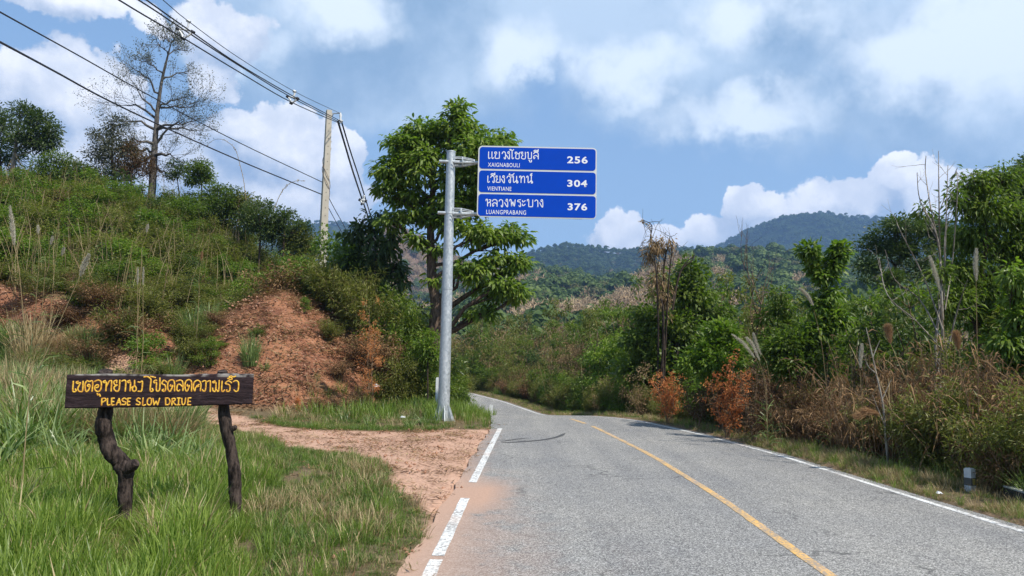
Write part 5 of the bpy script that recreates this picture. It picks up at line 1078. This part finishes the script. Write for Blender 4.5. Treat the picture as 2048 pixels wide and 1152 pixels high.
# arching reed grass near the wooden sign: each clump an object
RK = [proto(lambda mb: blades(mb, 60, .24, 1.2, .045, 1.1, 6, hmin=.35), [F['green']], s) for s in (14, 15)]
for px, py, s_, wh in ((25, 905, .95, 'at the left edge, beside the pale reeds'), (75, 915, .85, 'left of the board, behind the bright grass'), (115, 890, .95, 'under the left end of the wooden board'), (50, 880, 1.15, 'at the far left, behind the other dark clumps'), (10, 935, .7, 'at the far left, frontmost of the dark clumps')):
    p = G(px, py, .05); o = bpy.data.objects.new('grass_clump', RK[rng.integers(2)]); o.location = (p[0], p[1], float(T(p[0], p[1])) - .02); o.rotation_euler = (0, 0, rng.uniform(0, 6.28)); o.scale = (s_,) * 3; COL.objects.link(o); tag(o, 'dark broad bladed grass clump ' + wh, 'grass clump', 'dark grass clumps at the left')
for px, py, s_ in ((300, 930, 1.0), (350, 945, .85), (395, 930, .8), (260, 915, .95), (330, 905, .9), (420, 960, .6), (130, 935, 1.05), (170, 960, .8), (80, 925, 1.15), (30, 930, 1.2), (10, 900, 1.3), (60, 890, 1.3), (110, 880, 1.2), (160, 890, 1.1), (210, 900, .9), (20, 860, 1.5), (75, 855, 1.4), (130, 855, 1.2), (-20, 960, 1.2), (460, 930, .45), (690, 845, .6), (740, 848, .55), (850, 850, .5), (820, 853, .5), (500, 815, .55), (525, 822, .5)):
    p = G(px, py, .05); o = bpy.data.objects.new('grass_clump', RD[rng.integers(3)]); o.location = (p[0], p[1], float(T(p[0], p[1])) - .02); o.rotation_euler = (0, 0, rng.uniform(0, 6.28)); s2 = s_ * .78; o.scale = (s2 * 1.1, s2 * 1.1, s2); COL.objects.link(o)
    near_sign = px < 480
    tag(o, ('arching reed grass clump ' + ('at the left edge of the photo' if px < 45 else 'far left of the sign, front' if px < 190 and py > 920 else 'far left of the sign, back' if px < 100 else 'just left of the crooked left post' if px < 190 else 'behind the crooked left post' if px < 280 else 'between the two sign posts' if px < 400 else 'by the right sign post')) if near_sign else ('arching reed grass clump ' + ('right behind the wooden board end' if px < 560 else 'in front of the mound' if px < 780 else 'at the foot of the steel pole')), 'grass clump', 'reed grass clumps near the wooden sign' if near_sign else 'reed grass clumps beside the dirt track')

# right side wall of vegetation
ytop_px = [900, 930, 980, 1040, 1100, 1150, 1200, 1260, 1300, 1360, 1420, 1480, 1540, 1600, 1660, 1720, 1780, 1840, 1900, 1960, 2048, 2300]
ytop_v = [665, 636, 640, 655, 662, 655, 642, 638, 622, 630, 640, 640, 640, 630, 620, 615, 605, 595, 585, 570, 555, 540]
def proj_x(X, Y): return float(px_of(np.array([X]), np.array([Y]), np.array([1.0]))[0][0])
def hor(px): return 722 + (px - 1024) * .0205
cnt = 0; mass = []
def rzone(px, Y):
    if Y > 34: return 'beyond the bend, ' + ('left end' if px < 1010 else 'middle' if px < 1120 else 'right end')
    return ('left of the dead looking tree' if px < 1280 else 'by the dead looking tree' if px < 1400 else 'behind the orange shrubs' if px < 1530 else 'just right of the orange shrubs' if px < 1620 else 'left of the pale sapling' if px < 1720 else 'beside the pale sapling' if px < 1880 else 'behind the guide post')
for row, (d0_, d1_, frac) in enumerate(((1.5, 2.3, .5), (2.7, 3.9, .85), (4.6, 6.2, 1.0), (7.5, 9.5, 1.05), (10.5, 14, 1.1))):
    Yv = 7.5
    while Yv < 70:
        X = float(XR(Yv)) + rng.uniform(d0_, d1_) + (0 if Yv < 40 else .6); px = proj_x(X, Yv); ytop = np.interp(px, ytop_px, ytop_v) + rng.uniform(-22, 22)
        ztop = CAMH + (hor(px) - ytop) / FPX * Yv; h = (ztop - float(T(X, Yv))) * frac * rng.uniform(.88, 1.08)
        if row == 0 and Yv < 19: k = rng.choice(['brush', 'finedry', 'strawclump', 'fine'], p=[.66, .16, .06, .12]); h = rng.uniform(1.3, 2.5)
        elif row == 0: k = rng.choice(['olive', 'green', 'tan', 'fine', 'brush', 'bright'], p=[.26, .30, .12, .08, .06, .18])
        elif row == 1 and Yv < 19: k = rng.choice(['brush', 'green', 'fine', 'olive', 'finedry', 'dark'], p=[.36, .16, .16, .12, .12, .08]); h *= .85
        elif Yv > 34: k = rng.choice(['olive', 'green', 'tan', 'fine', 'dark', 'bright'], p=[.24, .22, .34, .03, .10, .07])
        else: k = rng.choice(['green', 'dark', 'olive', 'bright', 'fine', 'tan'], p=[.32, .18, .2, .18, .07, .05])
        if k not in ('brush',) and (row > 0 and rng.random() < .34): k = rng.choice(['slim', 'slimolive']); h *= 1.12
        h = max(h, .8); w = min(max(h * rng.uniform(.65, .95), 1.4), 4.2) if k != 'brush' else rng.uniform(1.8, 2.8)
        if X < 7.6 and 8.2 < Yv < 10.9: Yv += .5; continue
        if row < 3: bush(k, X, Yv, h, w, rzone(px, Yv) + (', front row' if row == 0 else ', second row' if row == 1 else ', third row'), 'bushes right of the road', -.1); cnt += 1
        else: mass.append((X, Yv, h, w, k))
        Yv += w * rng.uniform(.36, .55) + Yv * .006
print('right bushes', cnt, len(mass))
pk = []
for m_ in mass: vs = [i_ for i_, kk in enumerate(MK) if kk[0] == m_[4]]; pk.append(vs[rng.integers(len(vs))])
M_ = np.array([m_[:4] for m_ in mass])
scatter('thicket', np.stack([M_[:, 0], M_[:, 1], T(M_[:, 0], M_[:, 1]) - .1], -1), rng.uniform(0, 6.28, len(M_)), np.stack([M_[:, 3] / 2.3, M_[:, 3] / 2.3, M_[:, 2] / 2.9], -1), list(BM.values()), 'dense mass of bushes behind the front rows right of the road', np.array(pk), .06)

# ------------------------------------------------------------ trees traced from the photo
g = 'trees'
tree('tree', 'tall leafy green tree standing right behind the steel sign pole', None, [(838, 812), (850, 740), (868, 660), (871, 610), (864, 560), (861, 500), (860, 440), (866, 360)], 26, .28,
     [(915, 232, 27, 30), (912, 268, 52, 36), (855, 272, 62, 32), (806, 298, 42, 36), (958, 305, 62, 38), (1000, 288, 28, 28), (785, 348, 40, 30), (850, 335, 60, 40), (930, 355, 60, 45), (782, 385, 30, 22), (835, 400, 48, 28), (905, 410, 50, 30), (965, 400, 50, 35), (900, 452, 30, 14),
      (960, 470, 50, 24), (1012, 480, 42, 32), (1032, 540, 26, 35), (1000, 582, 52, 22), (945, 545, 42, 22), (1036, 590, 20, 16), (962, 628, 28, 14), (872, 562, 20, 8), (780, 445, 24, 20), (830, 480, 24, 12), (822, 435, 40, 18), (880, 440, 36, 18), (880, 505, 24, 10), (990, 525, 30, 18)],
     'bright', 800, .33, 24, .25, .085, .5, BK, True, .8, .5, twig=1.3, up=.9, flat=.45)
tree('tree', 'dark large leaved tree left of the tall tree, under the dropping cables', None, [(762, 800), (757, 640), (752, 560), (750, 480)], 27, .10,
     [(746, 442, 28, 26), (722, 478, 36, 30), (772, 490, 42, 28), (702, 520, 26, 28), (785, 540, 34, 22), (742, 530, 38, 28), (802, 562, 20, 12), (720, 560, 20, 15)], 'dark', 130, .26, 18, .26, .085, .7, BKD, True, .8, .3)
# tall half bare tree on the hill
def bare_tree():
    Y = 42.0; bz = float(T(at(303, 400, Y)[0], Y)); b0 = at(303, 400, Y); base = np.array([b0[0], Y, bz - .1]); root = empty('tree', base, 'very tall half bare tree with fine twigs on the hill crest under the cables', 'tree')
    P = [np.zeros(3)] + [at(a, b_, Y) - base for a, b_ in ((306, 350), (309, 300), (312, 260), (316, 215), (324, 160), (336, 110), (344, 80)) if at(a, b_, Y)[2] > bz + .3]
    P = smooth_poly(P, 4); R = np.linspace(.24, .02, len(P)); tm = MB(); tm.tube(P, R, 8, jit=.06); tips = []
    targets = [(298, 262, 222, 238), (325, 262, 405, 238), (322, 290, 385, 225), (300, 290, 245, 270), (316, 225, 255, 150), (316, 215, 380, 190), (320, 190, 250, 120), (324, 160, 385, 140), (326, 150, 280, 115), (336, 115, 310, 80), (336, 110, 365, 95), (310, 240, 215, 200), (312, 255, 420, 260), (308, 310, 260, 330), (308, 310, 370, 320), (308, 330, 350, 350), (340, 90, 330, 72), (316, 215, 410, 215), (306, 300, 235, 300), (342, 85, 352, 74)]
    for sx, sy, ex, ey in targets:
        a = at(sx, sy, Y) - base; j = int(np.argmin(abs(P[:, 2] - a[2]))); a = P[j]; e = at(ex, ey, Y + rng.uniform(-2.2, 2.2)) - base
        Pl = limb(a, a + (e - a) * .72, R[j] * .55 + .012, .02, tm, 4, .12, 7, .035)
        for k in range(2, 7):
            for _ in range(2 if k < 6 else 3): twigs(tm, Pl[k], unit(e - a) + rdir(1)[0] * .8, np.linalg.norm(e - a) * rng.uniform(.22, .36), .016, 2, 0, tips, .65, 3, .12)
    tm.obj('trunk', bark('bark_grey', (.05, .045, .04), (.17, .15, .13)), root); cm = MB(); Pt = np.array([t_[0] for t_ in tips]); n = 2; Pp = np.repeat(Pt, n, 0) + rng.normal(size=(len(Pt) * n, 3)) * .10
    cm.leaves(Pp, rdir(len(Pp)), rdir(len(Pp)), rng.uniform(.06, .12, len(Pp)), rng.uniform(.04, .06, len(Pp))); cm.obj('crown', F['greyleaf'], root)
bare_tree()
hg = None
tree('tree', 'dark round tree with pale trunk at the top left of the hill', None, [(26, 345), (36, 290), (42, 250)], 42, .16, [(44, 228, 24, 20), (74, 250, 34, 22), (104, 264, 20, 14), (60, 282, 50, 22), (90, 285, 30, 18)], 'dark', 150, .42, 42, .18, .08, .2, BKP)
tree('tree', 'dark tree cut by the left edge of the photo', None, [(4, 345), (2, 300)], 43, .18, [(4, 250, 28, 26), (0, 285, 40, 26), (-30, 240, 40, 35), (10, 315, 34, 20)], 'dark', 130, .45, 42, .18, .08, .2, BKD)
tree('tree', 'greenish brown bushy tree left of the bare tree', None, [(235, 395), (228, 330), (225, 290)], 41, .14, [(226, 250, 22, 16), (216, 282, 34, 24), (244, 308, 38, 26), (196, 315, 30, 20), (225, 345, 44, 20)], 'greyleaf', 170, .42, 40, .15, .06, .3, BKD)
tree('tree', 'reddish brown drying tree at the foot of the bare tree', None, [(270, 400), (266, 350), (268, 320)], 40.5, .10, [(262, 300, 20, 18), (282, 325, 24, 20), (255, 340, 26, 18), (300, 345, 18, 16)], 'brownleaf', 110, .38, 34, .13, .05, .3, BKD)
tree('tree', 'small round bright tree on the skyline right of the bare tree', None, [(402, 410), (401, 370), (400, 350)], 41, .06, [(400, 340, 22, 14), (386, 362, 18, 10), (412, 356, 14, 10)], 'green', 70, .34, 40, .15, .07, .2, BK)
tree('tree', 'sparse small tree between the bare tree and the round bright tree', None, [(358, 410), (356, 370), (354, 345)], 41.5, .05, [(352, 330, 18, 8), (362, 345, 14, 8), (345, 352, 12, 8)], 'dark', 40, .3, 26, .15, .06, .2, BKD)
for k, (px, py, rx, ry, lm, wh) in enumerate(((438, 382, 28, 16, 'green', 'low spreading tree on the skyline just right of the round bright tree'), (480, 398, 24, 16, 'olive', 'pale twiggy small tree on the skyline above the grassy slope'), (520, 418, 34, 18, 'dark', 'dark low tree on the skyline left of the utility pole'), (570, 440, 30, 22, 'dark', 'dark bushy tree just left of the utility pole'), (160, 345, 28, 18, 'dark', 'dark low tree between the two tall groups on the hill'), (110, 320, 34, 18, 'green', 'green low tree under the dark round tree'), (600, 475, 30, 26, 'olive', 'olive tree on the hill shoulder behind the utility pole foot'))):
    tree('tree', wh, None, [(px, py + 60), (px, py + 20), (px, py)], 40 if px < 500 else 37, .06, [(px, py, rx * .8, ry * .8), (px - rx * .7, py + ry * .8, rx * .8, ry), (px + rx * .8, py + ry * .9, rx * .9, ry), (px, py + ry * 2, rx * 1.3, ry * 1.1), (px + rx * rng.uniform(-1, 1), py + ry * 2.8, rx, ry)], lm, 130, .36, 36, .15, .065, .2, BK)
# grey leafless shrub
def bare_shrub(px, Y, hpx, label, m_, depth=3, r=.03, n=6, lean=.35):
    X = at(px, 700, Y)[0]; base = np.array([X, Y, float(T(X, Y)) - .05]); root = empty('bare_shrub', base, label, 'shrub'); tm = MB(); h = hpx * Y / FPX
    for k in range(n): twigs(tm, (rng.normal() * .05, rng.normal() * .05, 0), unit(np.array([rng.normal() * lean, rng.normal() * lean, 1.0])), h * rng.uniform(.4, .55), r, depth, 0, None, .45, 2, .3)
    tm.obj('branches', m_, root); return root
bare_shrub(137, 42, 85, 'pale grey leafless shrub on the skyline between the dark trees', BKP, 4, .03, 7)
bare_shrub(440, 38, 60, 'pale leafless shrub among the skyline bushes', BKP, 4, .02, 6)

# right-hand trees
def dead_top(root, base, tp, tm, cm):
    Y = 24.0; L_ = lambda a, b_: at(a, b_, Y) - base
    for pts in (((1318, 820), (1316, 650), (1308, 540), (1303, 480), (1300, 455), (1283, 443)), ((1330, 820), (1332, 620), (1335, 540), (1342, 490), (1345, 470)), ((1322, 820), (1322, 640), (1318, 560), (1322, 500)), ((1328, 700), (1326, 600), (1330, 520), (1336, 476))):
        P = smooth_poly([L_(*p_) + rng.normal(size=3) * np.array([0, .2, 0]) for p_ in pts], 4); tm.tube(P, np.linspace(.035, .010, len(P)), 5, jit=.1)
        for k in range(6, len(P), 2): twigs(tm, P[k], unit(rdir(1)[0] + np.array([0, 0, .5])), .5, .012, 1, 0, None, .7, 2)
    for pts in (((1345, 620), (1360, 545), (1385, 520), (1388, 500)), ((1345, 600), (1365, 535), (1390, 510))):
        tm.tube(smooth_poly([L_(*p_) for p_ in pts], 4), np.linspace(.04, .01, (len(pts) - 1) * 4 + 1), 5)
tree('tree', 'dead looking multi stemmed tree hung with withered brown leaves on the right', None, [(1325, 830), (1326, 700), (1328, 600), (1326, 520)], 24, .05, [(1312, 495, 20, 16), (1300, 520, 12, 18), (1335, 490, 14, 10), (1316, 560, 14, 30), (1330, 600, 12, 30)], 'tan', 60, .25, 26, .16, .035, .9, BKD, extra=dead_top, shell=.2)
tree('tree', 'full green tree leaning right beside the dead looking tree', None, [(1355, 830), (1350, 720), (1362, 640), (1372, 590)], 25, .13, [(1378, 552, 32, 22), (1362, 590, 34, 28), (1400, 600, 26, 24), (1425, 626, 36, 18), (1298, 640, 36, 26), (1345, 660, 50, 34), (1405, 672, 44, 30), (1290, 690, 40, 30), (1320, 740, 50, 40), (1270, 750, 34, 36), (1380, 740, 40, 34)], 'green', 340, .36, 40, .17, .075, .3, BKD, True)
tree('tree', 'slim tree with two rounded leafy heads against the blue mountain', None, [(1652, 830), (1652, 700), (1652, 620), (1650, 570)], 17, .06, [(1618, 506, 19, 15), (1680, 506, 20, 15), (1632, 535, 16, 12), (1668, 537, 16, 12), (1650, 556, 18, 10), (1662, 590, 16, 10), (1636, 610, 20, 12), (1672, 640, 24, 16), (1640, 662, 28, 18)], 'bright', 150, .13, 22, .17, .06, .35, BKD, True, up=.8)
tree('tree', 'wide dark spreading tree behind the leafless stems on the right', None, [(1758, 830), (1765, 690), (1778, 600), (1795, 530)], 32, .2, [(1795, 455, 50, 16), (1750, 488, 34, 20), (1850, 462, 50, 24), (1738, 532, 26, 20), (1815, 505, 60, 28), (1900, 490, 46, 34), (1770, 560, 40, 16), (1870, 550, 50, 30)], 'dark', 330, .42, 46, .16, .07, .1, BKD, flat=.6)
def stems(root, base, tp, tm, cm):
    Y = 14.0; L_ = lambda a, b_: at(a, b_, Y + rng.uniform(-.4, .4)) - base
    for pts, r in ((((1886, 760), (1884, 640), (1880, 520), (1878, 400), (1877, 302)), .03), (((1886, 640), (1878, 500), (1862, 420), (1851, 345), (1852, 312)), .018), (((1888, 600), (1892, 440), (1896, 330)), .016), (((1884, 540), (1870, 460), (1840, 400), (1834, 345)), .014),
                   (((1886, 660), (1850, 560), (1810, 480), (1793, 447)), .016), (((1884, 680), (1840, 600), (1790, 560), (1770, 500)), .016), (((1884, 700), (1830, 640), (1775, 590), (1758, 515)), .014), (((1890, 620), (1905, 520), (1915, 380), (1912, 340)), .014), (((1880, 420), (1900, 370), (1915, 335)), .010), (((1895, 700), (1915, 620), (1935, 560)), .02), (((1880, 700), (1870, 780), (1866, 850)), .03)):
        P = smooth_poly([L_(*p_) for p_ in pts], 5); tm.tube(P, np.linspace(r, .006, len(P)), 5)
        for k in range(5, len(P), 4): twigs(tm, P[k], unit(np.gradient(P, axis=0)[k] + rdir(1)[0] * .02 * 30), .35, .006, 1, 0, None, .5, 2)
tree('tree', 'pale leafless many stemmed tree with long upright twigs on the right', None, [(1886, 900), (1886, 800), (1886, 700), (1884, 620)], 14, .055, [(1905, 395, 12, 10), (1846, 420, 10, 8), (1880, 545, 16, 12)], 'green', 24, .16, 20, .13, .04, .6, BKP, extra=stems)
tree('tree', 'tall leafy tree with drooping narrow leaves at the right edge', None, [(1975, 930), (1972, 760), (1965, 620), (1962, 500), (1960, 400)], 15, .09,
     [(1955, 375, 36, 26), (2005, 362, 36, 24), (1935, 410, 26, 20), (1990, 425, 50, 34), (2040, 440, 36, 45), (1945, 480, 46, 34), (2010, 500, 46, 36), (1925, 545, 44, 34), (2025, 570, 50, 44), (1965, 590, 44, 34), (1900, 610, 40, 34), (2060, 500, 40, 50), (1990, 650, 60, 40)], 'green', 520, .22, 30, .14, .042, .6, BK, False, twig=1.4, shell=.4)
tree('tree', 'very dark tree top showing at the far right edge above the drooping tree', None, [(2045, 800), (2045, 560), (2042, 420)], 26, .15, [(2040, 362, 30, 22), (2070, 350, 40, 30), (2030, 400, 24, 24), (2065, 420, 50, 40)], 'dark', 150, .38, 42, .16, .07, .1, BKD)
tree('tree', 'thin upright tree with leaf clusters left of the two headed tree', None, [(1552, 830), (1556, 720), (1556, 640)], 19, .04, [(1558, 590, 14, 8), (1560, 618, 24, 12), (1535, 640, 16, 10), (1572, 650, 18, 14), (1548, 680, 22, 12)], 'green', 60, .2, 24, .14, .055, .4, BKD)
tree('tree', 'rounded green tree in the thicket below the thin upright tree', None, [(1590, 860), (1590, 760), (1590, 710)], 17, .06, [(1590, 690, 36, 26), (1560, 715, 34, 24), (1625, 705, 30, 24), (1595, 735, 46, 26)], 'green', 130, .26, 36, .13, .055, .2, BKD)
tree('tree', 'bright green young tree above the orange red bushes', None, [(1440, 850), (1442, 740), (1442, 690)], 19, .06, [(1442, 672, 28, 22), (1425, 702, 28, 22), (1462, 705, 26, 22), (1440, 735, 36, 24), (1398, 725, 36, 24)], 'bright', 150, .26, 38, .14, .07, .2, BK)
tree('tree', 'leafless twiggy tree left of the thin upright tree', None, [(1510, 850), (1512, 700), (1516, 610)], 20, .05, [(1520, 640, 18, 16)], 'tan', 14, .25, 16, .1, .04, .3, BK, extra=lambda root, base, tp, tm, cm: [twigs(tm, tp[-1 - k], unit(np.array([rng.normal() * .5, rng.normal() * .5, 1])), 1.1, .02, 2, 0, None, .5, 3, .3) for k in range(4)])
tree('tree', 'bright leafy branches at the right edge under the drooping tree', None, [(2050, 930), (2048, 760)], 12.5, .05, [(2030, 560, 22, 24), (2040, 600, 26, 20), (2050, 650, 30, 30), (2010, 690, 26, 20), (2050, 720, 40, 24)], 'bright', 110, .2, 28, .14, .045, .6, BK, True)
def twig_shrub(px, ytop, ybase, Y, wpx, label, leafm='rust', n=7, lean=.3, nl=7, L=.07, W_=.032, depth=3, up=.45):
    X = at(px, ybase, Y)[0]; base = np.array([X, Y, float(T(X, Y)) - .05]); H = at(px, ytop, Y)[2] - base[2]; w = wpx * Y / FPX; root = empty('shrub', base, label, 'shrub'); tm = MB(); cm = MB(); tips = []
    for k in range(n):
        d = unit(np.array([rng.normal() * lean, rng.normal() * lean, 1.0])); P = [np.array([rng.normal() * .05, rng.normal() * .05, 0])]; hk = H * rng.uniform(.6, 1.0)
        for q_ in range(8): d = unit(d + rng.normal(size=3) * .10 + (0, 0, .12)); P.append(P[-1] + d * hk / 8)
        P = np.array(P); f = np.clip(w * .5 / (np.abs(P[:, :2]).max() + 1e-3), 0, 1.0); P[:, :2] *= f; tm.tube(P, np.linspace(.014, .004, 9), 4, cap=False)
        for q_ in range(2, 9):
            for _ in range(2): twigs(tm, P[q_], unit(rdir(1)[0] * (1, 1, .3) + (0, 0, up)), w * rng.uniform(.16, .34), .005, depth - 2, 0, tips, .8, 3, .1)
    Pt = np.array([t_[0] for t_ in tips]); tt = np.repeat(rng.random(len(Pt)), nl); Pp = np.repeat(Pt, nl, 0) + rng.normal(size=(len(Pt) * nl, 3)) * .045
    cm.leaves(Pp, rdir(len(Pp)) + (0, 0, -.3), rdir(len(Pp)), L * rng.uniform(.6, 1.3, len(Pp)), W_ * rng.uniform(.7, 1.2, len(Pp)), 0, np.clip(tt * .7 + rng.random(len(Pp)) * .3, 0, 1)); tm.obj('branches', STEM, root); cm.obj('leaves', F[leafm], root); return root
twig_shrub(1452, 722, 875, 16.8, 52, 'tall orange red dying shrub at the right verge', n=6, nl=4, L=.065)
twig_shrub(1335, 742, 850, 20.5, 46, 'smaller orange red shrub left of the tall red one', n=5, nl=4)
twig_shrub(1395, 745, 860, 19.2, 44, 'brownish red half dead shrub between the two orange shrubs', n=4, nl=3, leafm='brownleaf')
twig_shrub(1510, 740, 890, 15.6, 50, 'thin dark red withered shrub just right of the tall orange one', n=4, nl=3, leafm='brownleaf')
twig_shrub(745, 590, 780, 22.6, 60, 'rusty brown feathery shrub standing between the mound and the sign pole', n=4, nl=5, L=.08, W_=.018)
tree('shrub', 'small bright green sapling in front of the tall tree trunk', None, [(856, 830), (856, 740), (856, 700)], 23.5, .03, [(856, 672, 20, 8), (850, 695, 22, 12), (860, 715, 20, 10)], 'bright', 50, .18, 28, .12, .05, .3, BKD, cat='shrub')
# pale sapling on the right verge
def sapling():
    Y = 12.0; b0 = at(1776, 950, Y); base = np.array([b0[0], Y, float(T(b0[0], Y)) - .1]); root = empty('sapling', base, 'slender white barked leafless sapling leaning left on the right verge', 'sapling'); tm = MB(); L_ = lambda a, b_: at(a, b_, Y) - base
    P = smooth_poly([np.zeros(3)] + [L_(*p_) for p_ in ((1775, 915), (1771, 870), (1766, 810), (1752, 745), (1740, 690), (1732, 655))], 5); tm.tube(P, np.linspace(.024, .006, len(P)), 7); tm.obj('trunk', BKP, root)
    for pts in (((1772, 885), (1790, 862), (1797, 830)), ((1769, 850), (1757, 820), (1745, 790)), ((1764, 800), (1782, 760)), ((1750, 745), (1735, 730), (1722, 690)), ((1745, 715), (1760, 680))):
        mb = MB(); Pb = smooth_poly([L_(*p_) for p_ in pts], 4) if len(pts) > 2 else np.array([L_(*p_) for p_ in pts]); mb.tube(Pb, np.linspace(.011, .004, len(Pb)), 5); mb.obj('branch', BKP, root)
sapling()
# plumed reeds
def reed(pts, Y, plume, label, r=.006, pw=.035, mk='plume', leaves_=2):
    base = at(pts[0][0], pts[0][1], Y); gz_ = float(T(base[0], Y)); base[2] = min(base[2], gz_ + 1.6) if base[2] > gz_ else gz_; b2 = np.array([base[0], Y, gz_ - .03]); root = empty('plumed_reed', b2, label, 'reed')
    P = [np.zeros(3)] + [at(a, b_, Y) - b2 for a, b_ in pts if at(a, b_, Y)[2] > gz_ + .15]; P = smooth_poly(P, 5); sm = MB(); sm.tube(P, np.linspace(r, r * .4, len(P)), 5); n = 10 * leaves_
    j = rng.integers(1, max(2, len(P) // 2), n); D = rdir(n) * np.array([1, 1, .4]) + np.array([0, 0, .8]); sm.leaves(P[j], D, rdir(n), rng.uniform(.3, .7, n), np.full(n, .014), 1, None, .1, .6, True)
    sm.obj('stalk', [F['straw'], F['reed']], root)
    Q = smooth_poly([at(a, b_, Y) - b2 for a, b_ in plume], 8); n = 900; s_ = rng.random(n) * (len(Q) - 1); i0 = np.minimum(s_.astype(int), len(Q) - 2); B = Q[i0] + (Q[i0 + 1] - Q[i0]) * (s_ - i0)[:, None]; ax = unit(np.gradient(Q, axis=0))[i0]
    prof = np.sin(np.clip(s_ / (len(Q) - 1), .04, 1) ** .8 * math.pi * .96) ** .6; pm_ = MB(); dd = unit(rdir(n) * .55 + ax); pm_.leaves(B + rdir(n) * (pw * .35 * prof)[:, None], dd, rdir(n), pw * 1.6 * (prof * .7 + .3), np.full(n, .004), 0); pm_.obj('plume', F[mk], root)
reed([(62, 730), (48, 640), (38, 540), (28, 480)], 9, [(29, 492), (25, 455), (20, 414)], 'tall plumed reed stalk near the left edge, plume against the hillside')
reed([(60, 790), (95, 700), (130, 620), (160, 552)], 8, [(160, 553), (168, 532), (177, 511)], 'long slanting plumed reed stalk above the wooden sign')
for (a, b_, c, d, lab) in ((77, 510, 76, 452, 'short upright plumed reed on the left bank'), (90, 515, 105, 474, 'thin slanting plumed reed right of the short upright one'), (108, 515, 128, 496, 'low bent plumed reed on the left bank'), (283, 500, 296, 450, 'pale plumed reed in the middle of the left hillside'), (398, 560, 404, 505, 'brown plumed reed left of the mound')):
    reed([(a, b_ + 30), (a, b_), (c, d + 12)], 22, [(c - (c - a) * .25, d + 16), (c, d)], lab, .008, .05, 'plume' if a < 350 else 'brownplume')
for (a, lab) in ((275, 'left one of the two tall straight stalks on the flat behind the sign'), (286, 'right one of the two tall straight stalks on the flat behind the sign')):
    reed([(a, 690), (a, 640), (a, 560)], 17, [(a, 570), (a + 1, 535)], lab, .010, .03, 'plume')
for pts, pl, Y, lab, mk in ((((1958, 900), (1956, 760), (1953, 620), (1952, 560)), [(1953, 562), (1951, 530), (1953, 500)], 11.5, 'tall plumed reed with pale head before the drooping tree', 'plume'),
                            (((1900, 800), (1888, 660), (1880, 590)), [(1880, 582), (1870, 545), (1860, 514)], 12, 'plumed reed leaning left across the leafless stems', 'plume'),
                            (((1535, 860), (1528, 760), (1510, 715)), [(1510, 716), (1490, 690), (1466, 670)], 15, 'white plume arching left above the red shrub', 'plume'),
                            (((1535, 860), (1532, 770), (1518, 720)), [(1520, 722), (1505, 690), (1494, 676)], 15.3, 'second white plume beside the arching one', 'plume'),
                            (((1545, 860), (1536, 740), (1522, 705)), [(1522, 710), (1512, 685), (1507, 668)], 15.6, 'short white plume right of the arching pair', 'plume'),
                            (((1660, 860), (1645, 700), (1628, 620)), [(1627, 612), (1615, 592), (1601, 578)], 14, 'slanting white plume left of the two headed tree', 'plume'),
                            (((1785, 900), (1782, 760), (1780, 700)), [(1781, 688), (1778, 668), (1776, 655)], 12.5, 'small brown fluffy reed head near the sapling top', 'brownplume'),
                            (((1925, 900), (1922, 760), (1918, 700)), [(1917, 700), (1915, 682), (1912, 668)], 12.5, 'fluffy brown reed head right of the leafless tree', 'brownplume'),
                            (((1725, 900), (1722, 780), (1720, 740)), [(1721, 738), (1722, 712), (1724, 690)], 13, 'grey fluffy reed head above the dry brush', 'plume'),
                            (((1870, 930), (1845, 815), (1810, 790)), [(1760, 828), (1735, 824), (1712, 832)], 11.8, 'fallen pale plume lying across the dry brush', 'brownplume')):
    reed(pts, Y, pl, lab, .007, .09 if mk == 'brownplume' else .05, mk)
# arching dry bamboo canes on the skyline
def cane(pts, Y, label):
    P = smooth_poly([at(a, b_, Y) for a, b_ in pts], 6); b0 = P[0].copy(); mb = MB(); mb.tube(P - b0, np.linspace(.018, .008, len(P)), 5); n = 30; j = rng.integers(2, len(P), n); mb.leaves(P[j] - b0, rdir(n), rdir(n), np.full(n, .10), np.full(n, .04)); tag(mb.obj('bamboo_cane', F['straw'], None, b0), label, 'cane')
cane([(492, 400), (487, 360), (480, 330), (470, 298), (450, 281), (430, 279), (412, 292)], 38, 'long bare cane arching left against the cloud')
cane([(548, 420), (560, 390), (575, 370), (592, 362), (610, 362)], 36, 'small bare cane arching right beside the utility pole')
cane([(1302, 500), (1303, 475), (1298, 452), (1288, 445), (1280, 442)], 24, 'thin cane curling left over the dead looking tree')

# ------------------------------------------------------------ air
hz = MB(); hz.box((-2400, -150, -14), (2400, 3500, 560))
hm = bpy.data.materials.new('haze_air'); hm.use_nodes = True; hq = NT(hm.node_tree); hm.node_tree.nodes.clear()
pv = hq.add('ShaderNodeVolumePrincipled'); pv.inputs['Color'].default_value = (.36, .60, 1.0, 1); pv.inputs['Density'].default_value = .00024; pv.inputs['Anisotropy'].default_value = .1
hq.l.new(pv.outputs[0], hq.add('ShaderNodeOutputMaterial').inputs['Volume'])
tag(hz.obj('haze', hm), 'pale blue haze in the valley air', kind='stuff')
